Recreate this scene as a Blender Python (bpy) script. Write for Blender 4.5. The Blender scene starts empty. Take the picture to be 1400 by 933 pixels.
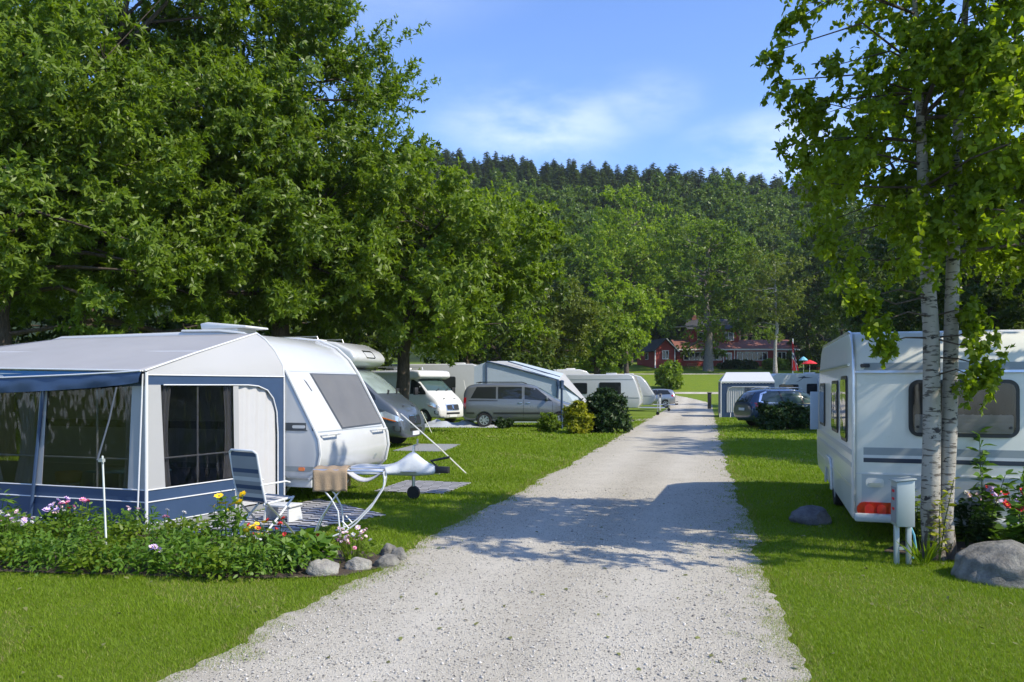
import bpy, bmesh, math, random
import numpy as np
from mathutils import Vector, Matrix
from mathutils.bvhtree import BVHTree

R = math.radians
PI = math.pi
SC = bpy.context.scene
COL = SC.collection
random.seed(7)

# ------------------------------------------------------------------ camera
F = 1089.0          # focal length in photo pixels (28 mm)
HOR = 528.0         # horizon row
EYE = 1.8
cam_d = bpy.data.cameras.new('camera')
cam_d.sensor_width = 36.0
cam_d.lens = 28.0
cam_d.shift_y = (HOR - 466.5) / 1400.0
cam_d.clip_start = 0.1
cam_d.clip_end = 3000
cam = bpy.data.objects.new('camera', cam_d)
COL.objects.link(cam)
cam.location = (0, 0, EYE)
cam.rotation_euler = (R(90), 0, 0)
SC.camera = cam

# ------------------------------------------------------------------ sky, sun, exposure
SUN_EL = 43.0
SUN_AZ = 116.0       # clockwise from +Y
world = bpy.data.worlds.new('World')
SC.world = world
world.use_nodes = True
wt = world.node_tree
wt.nodes.clear()
def wn(t, **k):
    n = wt.nodes.new(t)
    for a, b in k.items(): setattr(n, a, b)
    return n
w_out = wn('ShaderNodeOutputWorld')
w_bg = wn('ShaderNodeBackground')
w_sky = wn('ShaderNodeTexSky', sky_type='NISHITA', sun_disc=False)
w_sky.sun_elevation = R(SUN_EL)
w_sky.sun_rotation = R(SUN_AZ)
w_sky.air_density = 1.0
w_sky.dust_density = 0.3
w_sky.ozone_density = 2.5
w_bg.inputs['Strength'].default_value = 0.15
# thin wisps of cloud, placed by direction
w_tc = wn('ShaderNodeTexCoord')
w_map = wn('ShaderNodeMapping')
w_map.inputs['Scale'].default_value = (4.0, 4.0, 11.0)
wt.links.new(w_tc.outputs['Generated'], w_map.inputs['Vector'])
w_no = wn('ShaderNodeTexNoise')
w_no.inputs['Scale'].default_value = 1.4
w_no.inputs['Detail'].default_value = 9
w_no.inputs['Roughness'].default_value = 0.55
wt.links.new(w_map.outputs[0], w_no.inputs['Vector'])
def cloud_mask(d, sx, sz, gain):
    d = Vector(d).normalized()
    sub = wn('ShaderNodeVectorMath', operation='SUBTRACT')
    sub.inputs[1].default_value = d
    wt.links.new(w_tc.outputs['Generated'], sub.inputs[0])
    sc = wn('ShaderNodeVectorMath', operation='MULTIPLY')
    sc.inputs[1].default_value = (1 / sx, 1 / sx, 1 / sz)
    wt.links.new(sub.outputs[0], sc.inputs[0])
    ln = wn('ShaderNodeVectorMath', operation='LENGTH')
    wt.links.new(sc.outputs[0], ln.inputs[0])
    mr = wn('ShaderNodeMapRange', interpolation_type='SMOOTHSTEP')
    mr.inputs[1].default_value = 1.0; mr.inputs[2].default_value = 0.0
    mr.inputs[3].default_value = 0.0; mr.inputs[4].default_value = gain
    wt.links.new(ln.outputs['Value'], mr.inputs[0])
    return mr.outputs[0]
def wmath(op, a, b):
    m = wn('ShaderNodeMath', operation=op)
    for i, v in enumerate((a, b)):
        if hasattr(v, 'is_output'): wt.links.new(v, m.inputs[i])
        else: m.inputs[i].default_value = v
    return m.outputs[0]
def pdir(u, v): return ((u - 700) / F, 1.0, (HOR - v) / F)
msum = cloud_mask(pdir(735, 172), .17, .07, 1.0)
for d, sx, sz, g in ((pdir(880, 140), .10, .05, .55), (pdir(1050, 205), .14, .06, 1.0), (pdir(690, 130), .12, .05, .5),
                     (pdir(450, -100), .3, .12, .6), (pdir(1500, 100), .3, .1, .7), (pdir(700, -260), .5, .12, .35)):
    msum = wmath('MAXIMUM', msum, cloud_mask(d, sx, sz, g))
w_rr = wn('ShaderNodeMapRange', interpolation_type='SMOOTHSTEP')
w_rr.inputs[1].default_value = 0.32; w_rr.inputs[2].default_value = 0.66
wt.links.new(w_no.outputs['Fac'], w_rr.inputs[0])
fac = wmath('MULTIPLY', w_rr.outputs[0], msum)
fac = wmath('MULTIPLY', fac, 0.50)
w_tint = wn('ShaderNodeMix', data_type='RGBA', blend_type='MULTIPLY')
w_tint.inputs[0].default_value = 1.0
w_tint.inputs[7].default_value = (0.72, 0.82, 1.06, 1)
wt.links.new(w_sky.outputs[0], w_tint.inputs[6])
w_mix = wn('ShaderNodeMix', data_type='RGBA')
w_mix.inputs[7].default_value = (5.6, 5.9, 6.6, 1)
wt.links.new(fac, w_mix.inputs[0])
wt.links.new(w_tint.outputs[2], w_mix.inputs[6])
wt.links.new(w_mix.outputs[2], w_bg.inputs['Color'])
wt.links.new(w_bg.outputs[0], w_out.inputs[0])

sun_d = bpy.data.lights.new('sun', 'SUN')
sun_d.energy = 3.5
sun_d.angle = R(0.5)
sun_d.color = (1.0, 0.92, 0.76)
sun = bpy.data.objects.new('sun', sun_d)
COL.objects.link(sun)
sun_vec = Vector((math.cos(R(SUN_EL)) * math.sin(R(SUN_AZ)), math.cos(R(SUN_EL)) * math.cos(R(SUN_AZ)), math.sin(R(SUN_EL))))
sun.rotation_euler = sun_vec.to_track_quat('Z', 'Y').to_euler()
sun.location = sun_vec * 60

SC.view_settings.view_transform = 'Standard'
SC.view_settings.look = 'None'
SC.view_settings.exposure = 0.86
SC.view_settings.gamma = 1.0
SC.view_settings.use_curve_mapping = False
SC.render.engine = 'CYCLES'
SC.cycles.max_bounces = 7
SC.cycles.diffuse_bounces = 3
SC.cycles.glossy_bounces = 3
SC.cycles.transmission_bounces = 5
SC.cycles.transparent_max_bounces = 10
SC.cycles.caustics_reflective = False
SC.cycles.caustics_refractive = False
SC.cycles.use_denoising = True
SC.cycles.sample_clamp_indirect = 6.0

# ------------------------------------------------------------------ object helpers
def tag(o, label=None, cat=None, group=None, kind=None):
    if label: o['label'] = label
    if cat: o['category'] = cat
    if group: o['group'] = group
    if kind: o['kind'] = kind
    return o
def thing(name, label, cat, loc=(0, 0, 0), rz=0.0, group=None):
    o = bpy.data.objects.new(name, None)
    o.empty_display_size = 0.2
    COL.objects.link(o)
    o.location = loc
    o.rotation_euler = (0, 0, rz)
    return tag(o, label, cat, group)
def copy_tree(o, parent=None):
    c = o.copy()
    COL.objects.link(c)
    c.parent = parent
    for ch in o.children: copy_tree(ch, c)
    return c

class MB:
    def __init__(s): s.v = []; s.f = []
    def add(s, vs, fs):
        n = len(s.v)
        s.v += [tuple(v) for v in vs]
        s.f += [tuple(i + n for i in f) for f in fs]
        return s
    def box(s, c, d, m=None):
        x, y, z = d[0] / 2, d[1] / 2, d[2] / 2
        vs = [Vector((a * x, b * y, e * z)) for e in (-1, 1) for a, b in ((-1, -1), (1, -1), (1, 1), (-1, 1))]
        if m is not None: vs = [m @ v for v in vs]
        c = Vector(c)
        return s.add([v + c for v in vs], [(3, 2, 1, 0), (4, 5, 6, 7), (0, 1, 5, 4), (1, 2, 6, 5), (2, 3, 7, 6), (3, 0, 4, 7)])
    def tube(s, pts, r, n=8):
        pts = [Vector(p) for p in pts]
        k = len(pts)
        rs = r if isinstance(r, (list, tuple)) else [r] * k
        t0 = (pts[1] - pts[0]).normalized()
        a = t0.orthogonal().normalized()
        vs = []; fs = []
        for i, p in enumerate(pts):
            t = (pts[min(i + 1, k - 1)] - pts[max(i - 1, 0)])
            if t.length < 1e-9: t = t0
            t.normalize()
            a = (a - t * a.dot(t))
            if a.length < 1e-6: a = t.orthogonal()
            a.normalize()
            b = t.cross(a)
            for j in range(n):
                an = 2 * PI * j / n
                vs.append(p + (a * math.cos(an) + b * math.sin(an)) * rs[i])
        for i in range(k - 1):
            for j in range(n):
                fs.append((i * n + j, i * n + (j + 1) % n, (i + 1) * n + (j + 1) % n, (i + 1) * n + j))
        fs.append(tuple(range(n - 1, -1, -1)))
        fs.append(tuple((k - 1) * n + j for j in range(n)))
        return s.add(vs, fs)
    def lathe(s, prof, n=24, m=None):
        vs = []; fs = []
        for r, z in prof:
            for j in range(n):
                an = 2 * PI * j / n
                v = Vector((r * math.cos(an), r * math.sin(an), z))
                vs.append(m @ v if m is not None else v)
        for i in range(len(prof) - 1):
            for j in range(n):
                fs.append((i * n + j, i * n + (j + 1) % n, (i + 1) * n + (j + 1) % n, (i + 1) * n + j))
        fs.append(tuple(range(n - 1, -1, -1)))
        fs.append(tuple((len(prof) - 1) * n + j for j in range(n)))
        return s.add(vs, fs)
    def extr(s, poly, y0, y1):             # poly in xz, extruded along y
        n = len(poly)
        vs = [(x, y0, z) for x, z in poly] + [(x, y1, z) for x, z in poly]
        fs = [tuple(range(n)), tuple(range(2 * n - 1, n - 1, -1))]
        for i in range(n):
            j = (i + 1) % n
            fs.append((i, i + n, j + n, j))
        return s.add(vs, fs)
    def loft(s, rings):
        n = len(rings[0])
        vs = [v for r in rings for v in r]
        fs = []
        for i in range(len(rings) - 1):
            for j in range(n):
                fs.append((i * n + j, i * n + (j + 1) % n, (i + 1) * n + (j + 1) % n, (i + 1) * n + j))
        fs.append(tuple(range(n - 1, -1, -1)))
        fs.append(tuple((len(rings) - 1) * n + j for j in range(n)))
        return s.add(vs, fs)
    def slab(s, pts, th):                  # planar polygon given thickness along its normal, centred
        pts = [Vector(p) for p in pts]
        nrm = Vector((0, 0, 0))
        for i in range(len(pts)):
            a, b = pts[i], pts[(i + 1) % len(pts)]
            nrm += a.cross(b)
        nrm.normalize()
        n = len(pts)
        vs = [p + nrm * th / 2 for p in pts] + [p - nrm * th / 2 for p in pts]
        fs = [tuple(range(n)), tuple(range(2 * n - 1, n - 1, -1))]
        for i in range(n):
            j = (i + 1) % n
            fs.append((i, i + n, j + n, j))
        return s.add(vs, fs)
    def mesh(s, name):
        me = bpy.data.meshes.new(name)
        me.from_pydata(s.v, [], s.f)
        bm = bmesh.new(); bm.from_mesh(me)
        bmesh.ops.recalc_face_normals(bm, faces=bm.faces)
        bm.to_mesh(me); bm.free()
        return me
    def build(s, name, mat, parent=None, smooth=35, bevel=0, seg=2, sub=0, lim=40):
        return finish(s.mesh(name), name, mat, parent, smooth, bevel, seg, sub, lim)
def finish(me, name, mat, parent=None, smooth=35, bevel=0, seg=2, sub=0, lim=40):
    o = bpy.data.objects.new(name, me)
    COL.objects.link(o)
    if mat is not None: me.materials.append(mat)
    if parent is not None: o.parent = parent
    if bevel:
        b = o.modifiers.new('bevel', 'BEVEL'); b.width = bevel; b.segments = seg
        b.limit_method = 'ANGLE'; b.angle_limit = R(lim); b.harden_normals = False
    if sub:
        b = o.modifiers.new('sub', 'SUBSURF'); b.levels = sub; b.render_levels = sub
    if bevel or sub: realize(o)
    if smooth:
        o.data.shade_smooth()
        if smooth < 180: o.data.set_sharp_from_angle(angle=R(smooth))
    return o
def realize(o):
    p, l = o.parent, o.matrix_basis.copy()
    dg = bpy.context.evaluated_depsgraph_get()
    me = bpy.data.meshes.new_from_object(o.evaluated_get(dg), depsgraph=dg)
    old = o.data
    o.modifiers.clear()
    o.data = me
    me.name = old.name
    bpy.data.meshes.remove(old)
def cut(o, mbs):
    """subtract closed shapes (wheel arches) from a body"""
    tmp = mbs.build('cutter', None, None, smooth=0)
    tmp.parent = o.parent
    b = o.modifiers.new('cut', 'BOOLEAN'); b.operation = 'DIFFERENCE'; b.object = tmp; b.solver = 'EXACT'
    bpy.context.view_layer.update()
    realize(o)
    me = tmp.data
    bpy.data.objects.remove(tmp); bpy.data.meshes.remove(me)
    o.data.shade_smooth(); o.data.set_sharp_from_angle(angle=R(35))

_bv = {}
def bvh(o):
    if o.name not in _bv:
        bm = bmesh.new(); bm.from_mesh(o.data)
        _bv[o.name] = BVHTree.FromBMesh(bm); bm.free()
    return _bv[o.name]
def patch(body, poly, axis, sign, name, mat, parent, off=.006, step=.12, smooth=40, far=12):
    """a thin curved panel lying on the body: poly is 2-D in the plane across `axis`, thrown onto the body from side `sign`"""
    bm = bmesh.new()
    vs = [bm.verts.new((p[0], p[1], 0)) for p in poly]
    bm.faces.new(vs)
    for k in (0, 1):
        lo = min(p[k] for p in poly); hi = max(p[k] for p in poly)
        n = max(1, int((hi - lo) / step))
        for i in range(1, n):
            co = [0, 0, 0]; co[k] = lo + (hi - lo) * i / n
            no = [0, 0, 0]; no[k] = 1
            bmesh.ops.bisect_plane(bm, geom=bm.verts[:] + bm.edges[:] + bm.faces[:], plane_co=co, plane_no=no, dist=1e-5)
    tree = bvh(body)
    ax = 'xyz'.index(axis)
    oth = [i for i in range(3) if i != ax]
    d = Vector((0, 0, 0)); d[ax] = -sign
    last = None; miss = []
    for v in bm.verts:
        o = Vector((0, 0, 0)); o[oth[0]] = v.co.x; o[oth[1]] = v.co.y; o[ax] = sign * far
        hit, nrm, idx, dist = tree.ray_cast(o, d)
        if hit is None: miss.append((v, o)); continue
        if nrm.dot(d) > 0: nrm = -nrm
        last = hit[ax]
        v.co = hit + nrm * off
    for v, o in miss:
        hit, nrm, idx, dist = tree.find_nearest(Vector([o[i] if i != ax else (last or 0) for i in range(3)]))
        v.co = hit + nrm * off
    bmesh.ops.recalc_face_normals(bm, faces=bm.faces)
    b_edges = [e for e in bm.edges if e.is_boundary]
    r = bmesh.ops.extrude_edge_only(bm, edges=b_edges)
    for g in r['geom']:
        if isinstance(g, bmesh.types.BMVert): g.co[ax] -= sign * (off + .02)
    bmesh.ops.recalc_face_normals(bm, faces=bm.faces)
    me = bpy.data.meshes.new(name); bm.to_mesh(me); bm.free()
    return finish(me, name, mat, parent, smooth)
def rrect(cx, cy, w, h, r, n=4):
    out = []
    for sx, sy, a0 in ((1, 1, 0), (-1, 1, 90), (-1, -1, 180), (1, -1, 270)):
        for i in range(n + 1):
            a = R(a0 + 90 * i / n)
            out.append((cx + sx * (w / 2 - r) + r * math.cos(a), cy + sy * (h / 2 - r) + r * math.sin(a)))
    return out
def npmesh(name, V, Fq, mats, mi=None, smooth=False):
    """fast mesh from numpy arrays; Fq is (n,3) or (n,4)"""
    me = bpy.data.meshes.new(name)
    k = Fq.shape[1]
    me.vertices.add(len(V)); me.vertices.foreach_set('co', np.ascontiguousarray(V, dtype=np.float32).ravel())
    me.loops.add(Fq.size); me.loops.foreach_set('vertex_index', np.ascontiguousarray(Fq, dtype=np.int32).ravel())
    me.polygons.add(len(Fq))
    me.polygons.foreach_set('loop_start', np.arange(0, Fq.size, k, dtype=np.int32))
    me.polygons.foreach_set('loop_total', np.full(len(Fq), k, dtype=np.int32))
    for m in mats: me.materials.append(m)
    if mi is not None: me.polygons.foreach_set('material_index', np.ascontiguousarray(mi, dtype=np.int32))
    if smooth: me.polygons.foreach_set('use_smooth', np.ones(len(Fq), dtype=bool))
    me.update(calc_edges=True)
    return me
def link(name, me, parent=None, loc=None, rz=0):
    o = bpy.data.objects.new(name, me); COL.objects.link(o)
    if parent is not None: o.parent = parent
    if loc is not None: o.location = loc
    if rz: o.rotation_euler = (0, 0, rz)
    return o

# ------------------------------------------------------------------ materials
def nodes(name):
    m = bpy.data.materials.new(name); m.use_nodes = True
    nt = m.node_tree
    b = nt.nodes['Principled BSDF']
    return m, nt, b
def pmat(name, col, rough=.5, metal=0, var=.12, scale=6.0, bump=0.0, bscale=60, coat=0, spec=.5, dirt=0.0, two=None):
    """painted / cloth / metal surface with mottled colour, uneven gloss, optional bump and dirt"""
    m, nt, b = nodes(name)
    tc = nt.nodes.new('ShaderNodeTexCoord')
    no = nt.nodes.new('ShaderNodeTexNoise'); no.inputs['Scale'].default_value = scale; no.inputs['Detail'].default_value = 6
    nt.links.new(tc.outputs['Object'], no.inputs['Vector'])
    cr = nt.nodes.new('ShaderNodeMix'); cr.data_type = 'RGBA'
    c0 = tuple(max(0, c * (1 - var)) for c in col); c1 = tuple(min(1, c * (1 + var)) for c in (two or col))
    cr.inputs[6].default_value = (*c0, 1); cr.inputs[7].default_value = (*c1, 1)
    nt.links.new(no.outputs['Fac'], cr.inputs[0])
    out = cr.outputs[2]
    if dirt:
        n2 = nt.nodes.new('ShaderNodeTexNoise'); n2.inputs['Scale'].default_value = 2.3; n2.inputs['Detail'].default_value = 8; n2.inputs['Roughness'].default_value = .7
        mp = nt.nodes.new('ShaderNodeMapping'); mp.inputs['Scale'].default_value = (1.6, 1.6, .35)
        nt.links.new(tc.outputs['Object'], mp.inputs[0]); nt.links.new(mp.outputs[0], n2.inputs['Vector'])
        mr = nt.nodes.new('ShaderNodeMapRange'); mr.inputs[1].default_value = .45; mr.inputs[2].default_value = .8; mr.inputs[4].default_value = dirt
        nt.links.new(n2.outputs['Fac'], mr.inputs[0])
        mx = nt.nodes.new('ShaderNodeMix'); mx.data_type = 'RGBA'
        mx.inputs[7].default_value = (.22, .2, .16, 1)
        nt.links.new(mr.outputs[0], mx.inputs[0]); nt.links.new(out, mx.inputs[6]); out = mx.outputs[2]
    nt.links.new(out, b.inputs['Base Color'])
    rr = nt.nodes.new('ShaderNodeMapRange'); rr.inputs[3].default_value = max(.02, rough * .8); rr.inputs[4].default_value = min(1, rough * 1.2)
    nt.links.new(no.outputs['Fac'], rr.inputs[0]); nt.links.new(rr.outputs[0], b.inputs['Roughness'])
    b.inputs['Metallic'].default_value = metal
    b.inputs['Coat Weight'].default_value = coat
    b.inputs['Coat Roughness'].default_value = .05
    b.inputs['Specular IOR Level'].default_value = spec
    if bump:
        nb = nt.nodes.new('ShaderNodeTexNoise'); nb.inputs['Scale'].default_value = bscale; nb.inputs['Detail'].default_value = 5
        nt.links.new(tc.outputs['Object'], nb.inputs['Vector'])
        bp = nt.nodes.new('ShaderNodeBump'); bp.inputs['Strength'].default_value = bump; bp.inputs['Distance'].default_value = .02
        nt.links.new(nb.outputs['Fac'], bp.inputs['Height']); nt.links.new(bp.outputs[0], b.inputs['Normal'])
    return m
def leafmat(name, c0, c1, trans=.35, rough=.45, spec=.35):
    """leaf: colour differs leaf to leaf, clump to clump and tree to tree; some light comes through"""
    m, nt, b = nodes(name)
    geo = nt.nodes.new('ShaderNodeNewGeometry'); oi = nt.nodes.new('ShaderNodeObjectInfo')
    tc = nt.nodes.new('ShaderNodeTexCoord')
    no = nt.nodes.new('ShaderNodeTexNoise'); no.inputs['Scale'].default_value = .55; no.inputs['Detail'].default_value = 4
    nt.links.new(tc.outputs['Object'], no.inputs['Vector'])
    a = nt.nodes.new('ShaderNodeMath'); a.operation = 'MULTIPLY_ADD'; a.inputs[1].default_value = .45
    nt.links.new(geo.outputs['Random Per Island'], a.inputs[0])
    h = nt.nodes.new('ShaderNodeMath'); h.operation = 'MULTIPLY_ADD'; h.inputs[1].default_value = .9; h.inputs[2].default_value = -.3
    nt.links.new(no.outputs['Fac'], h.inputs[0]); nt.links.new(h.outputs[0], a.inputs[2])
    a2 = nt.nodes.new('ShaderNodeMath'); a2.operation = 'MULTIPLY_ADD'; a2.inputs[1].default_value = .35; a2.use_clamp = True
    nt.links.new(oi.outputs['Random'], a2.inputs[0]); nt.links.new(a.outputs[0], a2.inputs[2])
    mx = nt.nodes.new('ShaderNodeMix'); mx.data_type = 'RGBA'
    mx.inputs[6].default_value = (*c0, 1); mx.inputs[7].default_value = (*c1, 1)
    nt.links.new(a2.outputs[0], mx.inputs[0])
    nt.links.new(mx.outputs[2], b.inputs['Base Color'])
    b.inputs['Roughness'].default_value = rough
    b.inputs['Specular IOR Level'].default_value = spec
    tr = nt.nodes.new('ShaderNodeBsdfTranslucent')
    g = nt.nodes.new('ShaderNodeMix'); g.data_type = 'RGBA'; g.blend_type = 'MULTIPLY'; g.inputs[0].default_value = 1
    g.inputs[7].default_value = (1.25, 1.3, .45, 1)
    nt.links.new(mx.outputs[2], g.inputs[6]); nt.links.new(g.outputs[2], tr.inputs['Color'])
    ms = nt.nodes.new('ShaderNodeMixShader'); ms.inputs[0].default_value = trans
    nt.links.new(b.outputs[0], ms.inputs[1]); nt.links.new(tr.outputs[0], ms.inputs[2])
    nt.links.new(ms.outputs[0], nt.nodes['Material Output'].inputs[0])
    return m
def glassmat(name, col=(.018, .022, .024), rough=.04):
    m, nt, b = nodes(name)
    b.inputs['Base Color'].default_value = (*col, 1); b.inputs['Roughness'].default_value = rough
    b.inputs['Specular IOR Level'].default_value = .5
    tc = nt.nodes.new('ShaderNodeTexCoord'); no = nt.nodes.new('ShaderNodeTexNoise'); no.inputs['Scale'].default_value = 1.7
    nt.links.new(tc.outputs['Object'], no.inputs[0])
    bp = nt.nodes.new('ShaderNodeBump'); bp.inputs['Strength'].default_value = .12; bp.inputs['Distance'].default_value = .05
    nt.links.new(no.outputs['Fac'], bp.inputs['Height']); nt.links.new(bp.outputs[0], b.inputs['Normal'])
    return m
def clearmat(name, tint=(.75, .78, .8), gloss=.12, wav=.25, sc=5, fk=.3):
    """thin clear sheet: see-through, with wavering reflections"""
    m, nt, b = nodes(name)
    nt.nodes.remove(b)
    t = nt.nodes.new('ShaderNodeBsdfTransparent'); t.inputs[0].default_value = (*tint, 1)
    g = nt.nodes.new('ShaderNodeBsdfGlossy'); g.inputs['Roughness'].default_value = .08
    tc = nt.nodes.new('ShaderNodeTexCoord'); no = nt.nodes.new('ShaderNodeTexNoise'); no.inputs['Scale'].default_value = sc
    mp = nt.nodes.new('ShaderNodeMapping'); mp.inputs['Scale'].default_value = (1.6, 1.6, .35)
    nt.links.new(tc.outputs['Object'], mp.inputs[0]); nt.links.new(mp.outputs[0], no.inputs[0])
    bp = nt.nodes.new('ShaderNodeBump'); bp.inputs['Strength'].default_value = wav; bp.inputs['Distance'].default_value = .1
    nt.links.new(no.outputs['Fac'], bp.inputs['Height']); nt.links.new(bp.outputs[0], g.inputs['Normal'])
    fr = nt.nodes.new('ShaderNodeLayerWeight'); fr.inputs[0].default_value = .35
    ad = nt.nodes.new('ShaderNodeMath'); ad.operation = 'MULTIPLY_ADD'; ad.inputs[1].default_value = fk; ad.inputs[2].default_value = gloss; ad.use_clamp = True
    nt.links.new(fr.outputs['Fresnel'], ad.inputs[0])
    ms = nt.nodes.new('ShaderNodeMixShader')
    nt.links.new(ad.outputs[0], ms.inputs[0]); nt.links.new(t.outputs[0], ms.inputs[1]); nt.links.new(g.outputs[0], ms.inputs[2])
    nt.links.new(ms.outputs[0], nt.nodes['Material Output'].inputs[0])
    return m

M = {}
M['white'] = pmat('white_paint', (.50, .51, .515), .22, var=.03, coat=.5, dirt=.06)
M['white_dull'] = pmat('white_plastic', (.58, .59, .585), .42, var=.04, dirt=.10)
M['cream'] = pmat('cream_panel', (.66, .66, .605), .3, var=.03, coat=.2, dirt=.12)
M['grey_panel'] = pmat('grey_panel', (.42, .45, .45), .35, var=.05, dirt=.1)
M['grey_stripe'] = pmat('grey_stripe', (.25, .28, .29), .4, var=.05)
M['navy_stripe'] = pmat('navy_stripe', (.025, .035, .06), .35, var=.1)
M['dark_stripe'] = pmat('dark_stripe', (.06, .07, .08), .4, var=.1)
M['silver'] = pmat('silver_paint', (.36, .38, .40), .3, .7, var=.05, coat=.6, dirt=.08)
M['silver_trim'] = pmat('silver_trim', (.6, .62, .64), .3, .8, var=.06)
M['van_grey'] = pmat('warm_grey_paint', (.15, .165, .18), .30, .35, var=.05, coat=.7, dirt=.08)
M['steel_grey'] = pmat('blue_grey_paint', (.055, .068, .085), .42, .0, var=.06, coat=.8, dirt=.05)
M['car_blue'] = pmat('dark_blue_paint', (.022, .050, .100), .32, .15, var=.08, coat=.9, dirt=.04)
M['glass'] = glassmat('dark_glass')
M['glass_green'] = glassmat('green_glass', (.05, .085, .08), .05)
M['screen'] = pmat('screen_blind_behind_glass', (.27, .33, .31), .12, var=.5, scale=2.2, coat=.8)
M['shade_cloth'] = pmat('grey_screen_cover', (.115, .12, .13), .75, var=.2, scale=3, bump=.5, bscale=3.5, dirt=.1)
M['rubber'] = pmat('rubber', (.014, .014, .015), .7, var=.2)
M['black'] = pmat('black_plastic', (.02, .021, .023), .45, var=.15)
M['chrome'] = pmat('chrome', (.75, .76, .78), .14, 1.0, var=.04)
M['alu'] = pmat('aluminium_tube', (.62, .64, .66), .3, .85, var=.06)
M['white_tube'] = pmat('white_tube', (.64, .65, .66), .3, var=.05)
M['red_lamp'] = pmat('red_lamp', (.42, .010, .012), .12, var=.25, scale=25, coat=1)
M['lens'] = pmat('bright_red_lens', (.70, .035, .03), .08, var=.15, scale=30, coat=1)
M['amber'] = pmat('amber_lamp', (.75, .16, .01), .15, var=.15, coat=1)
M['headlamp'] = pmat('headlamp', (.62, .66, .70), .1, .5, var=.3, scale=14, coat=1)
M['plate'] = pmat('plate_white', (.75, .77, .8), .4, var=.02)
M['awn_grey'] = pmat('awning_roof_grey', (.31, .31, .32), .7, var=.06, scale=2.5, bump=.25, bscale=3.2, dirt=.07)
M['awn_light'] = pmat('awning_light_grey', (.345, .35, .355), .7, var=.04, scale=2.5, bump=.22, bscale=4)
M['awn_blue'] = pmat('awning_navy', (.030, .060, .125), .5, var=.12, scale=4, bump=.18, bscale=5)
M['awn_bright'] = pmat('awning_mid_blue', (.012, .14, .36), .5, var=.15)
M['piping'] = pmat('white_piping', (.62, .63, .64), .5, var=.03)
M['curtain'] = pmat('white_curtain', (.46, .46, .465), .85, var=.04, bump=.2, bscale=9)
M['skirt'] = pmat('grey_mud_wall', (.24, .25, .27), .6, var=.12)
M['vinyl'] = clearmat('clear_vinyl', (.56, .56, .57), .02, .35, 5, .10)
M['pane'] = clearmat('caravan_pane', (.60, .60, .60), .05, .12, 2, .2)
M['brown_cloth'] = pmat('brown_towel', (.30, .22, .145), .95, var=.14, scale=20, bump=.5, bscale=120)
M['dark_curtain'] = pmat('grey_curtain', (.075, .072, .070), .9, var=.2, scale=9)
M['blind'] = pmat('pleated_blind', (.38, .38, .37), .7, var=.06)
M['table_blue'] = pmat('blue_table_top', (.10, .24, .34), .35, var=.08)
M['wood'] = pmat('light_wood', (.36, .19, .08), .6, var=.2, scale=14)
M['box_grey'] = pmat('grey_green_metal', (.38, .42, .40), .45, .2, var=.06, dirt=.12)
M['rope'] = pmat('pale_rope', (.75, .74, .70), .8, var=.08)
M['cover_silver'] = pmat('silver_hitch_cover', (.60, .62, .63), .55, .05, var=.08, scale=5, bump=.35, bscale=7)
M['rose'] = pmat('pink_petal', (.72, .25, .42), .6, var=.2, scale=30)
M['pale_pink'] = pmat('pale_petal', (.78, .58, .62), .6, var=.15, scale=30)
M['lilac'] = pmat('lilac_petal', (.58, .42, .68), .6, var=.15, scale=30)
M['yellow'] = pmat('yellow_petal', (.85, .55, .01), .6, var=.12, scale=30)
M['scarlet'] = pmat('red_petal', (.62, .03, .03), .6, var=.2, scale=30)
M['tarp'] = pmat('silver_tarp', (.50, .53, .58), .4, .2, var=.15, scale=4, bump=.6, bscale=5)
M['tent_blue_grey'] = pmat('pale_blue_tent_cloth', (.40, .47, .53), .7, var=.06, scale=2, bump=.3, bscale=3)
M['panel_blue'] = pmat('pale_blue_board', (.42, .50, .58), .4, var=.04)
M['flag_red'] = pmat('flag_red', (.60, .02, .03), .8, var=.12, bump=.3, bscale=8)
M['flag_white'] = pmat('flag_white', (.64, .62, .62), .8, var=.05)
M['flag_navy'] = pmat('flag_navy', (.015, .02, .09), .8, var=.1)
M['teal'] = pmat('teal_cloth', (.15, .42, .50), .7, var=.1)
M['soil'] = pmat('dark_soil', (.06, .042, .028), .95, var=.5, scale=30, bump=1.0, bscale=40)

def barkmat(name, c0, c1, sc=(6, 6, 1.2), bump=.8):
    m, nt, b = nodes(name)
    tc = nt.nodes.new('ShaderNodeTexCoord'); mp = nt.nodes.new('ShaderNodeMapping'); mp.inputs['Scale'].default_value = sc
    no = nt.nodes.new('ShaderNodeTexNoise'); no.inputs['Scale'].default_value = 4; no.inputs['Detail'].default_value = 10; no.inputs['Roughness'].default_value = .7
    nt.links.new(tc.outputs['Object'], mp.inputs[0]); nt.links.new(mp.outputs[0], no.inputs[0])
    cr = nt.nodes.new('ShaderNodeValToRGB'); cr.color_ramp.elements[0].position = .35; cr.color_ramp.elements[1].position = .7
    cr.color_ramp.elements[0].color = (*c0, 1); cr.color_ramp.elements[1].color = (*c1, 1)
    nt.links.new(no.outputs['Fac'], cr.inputs[0]); nt.links.new(cr.outputs[0], b.inputs['Base Color'])
    b.inputs['Roughness'].default_value = .9
    bp = nt.nodes.new('ShaderNodeBump'); bp.inputs['Strength'].default_value = bump; bp.inputs['Distance'].default_value = .03
    nt.links.new(no.outputs['Fac'], bp.inputs['Height']); nt.links.new(bp.outputs[0], b.inputs['Normal'])
    return m
M['bark'] = barkmat('brown_bark', (.03, .022, .016), (.13, .10, .075))
M['bark_grey'] = barkmat('grey_bark', (.09, .08, .07), (.27, .25, .21))
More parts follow.
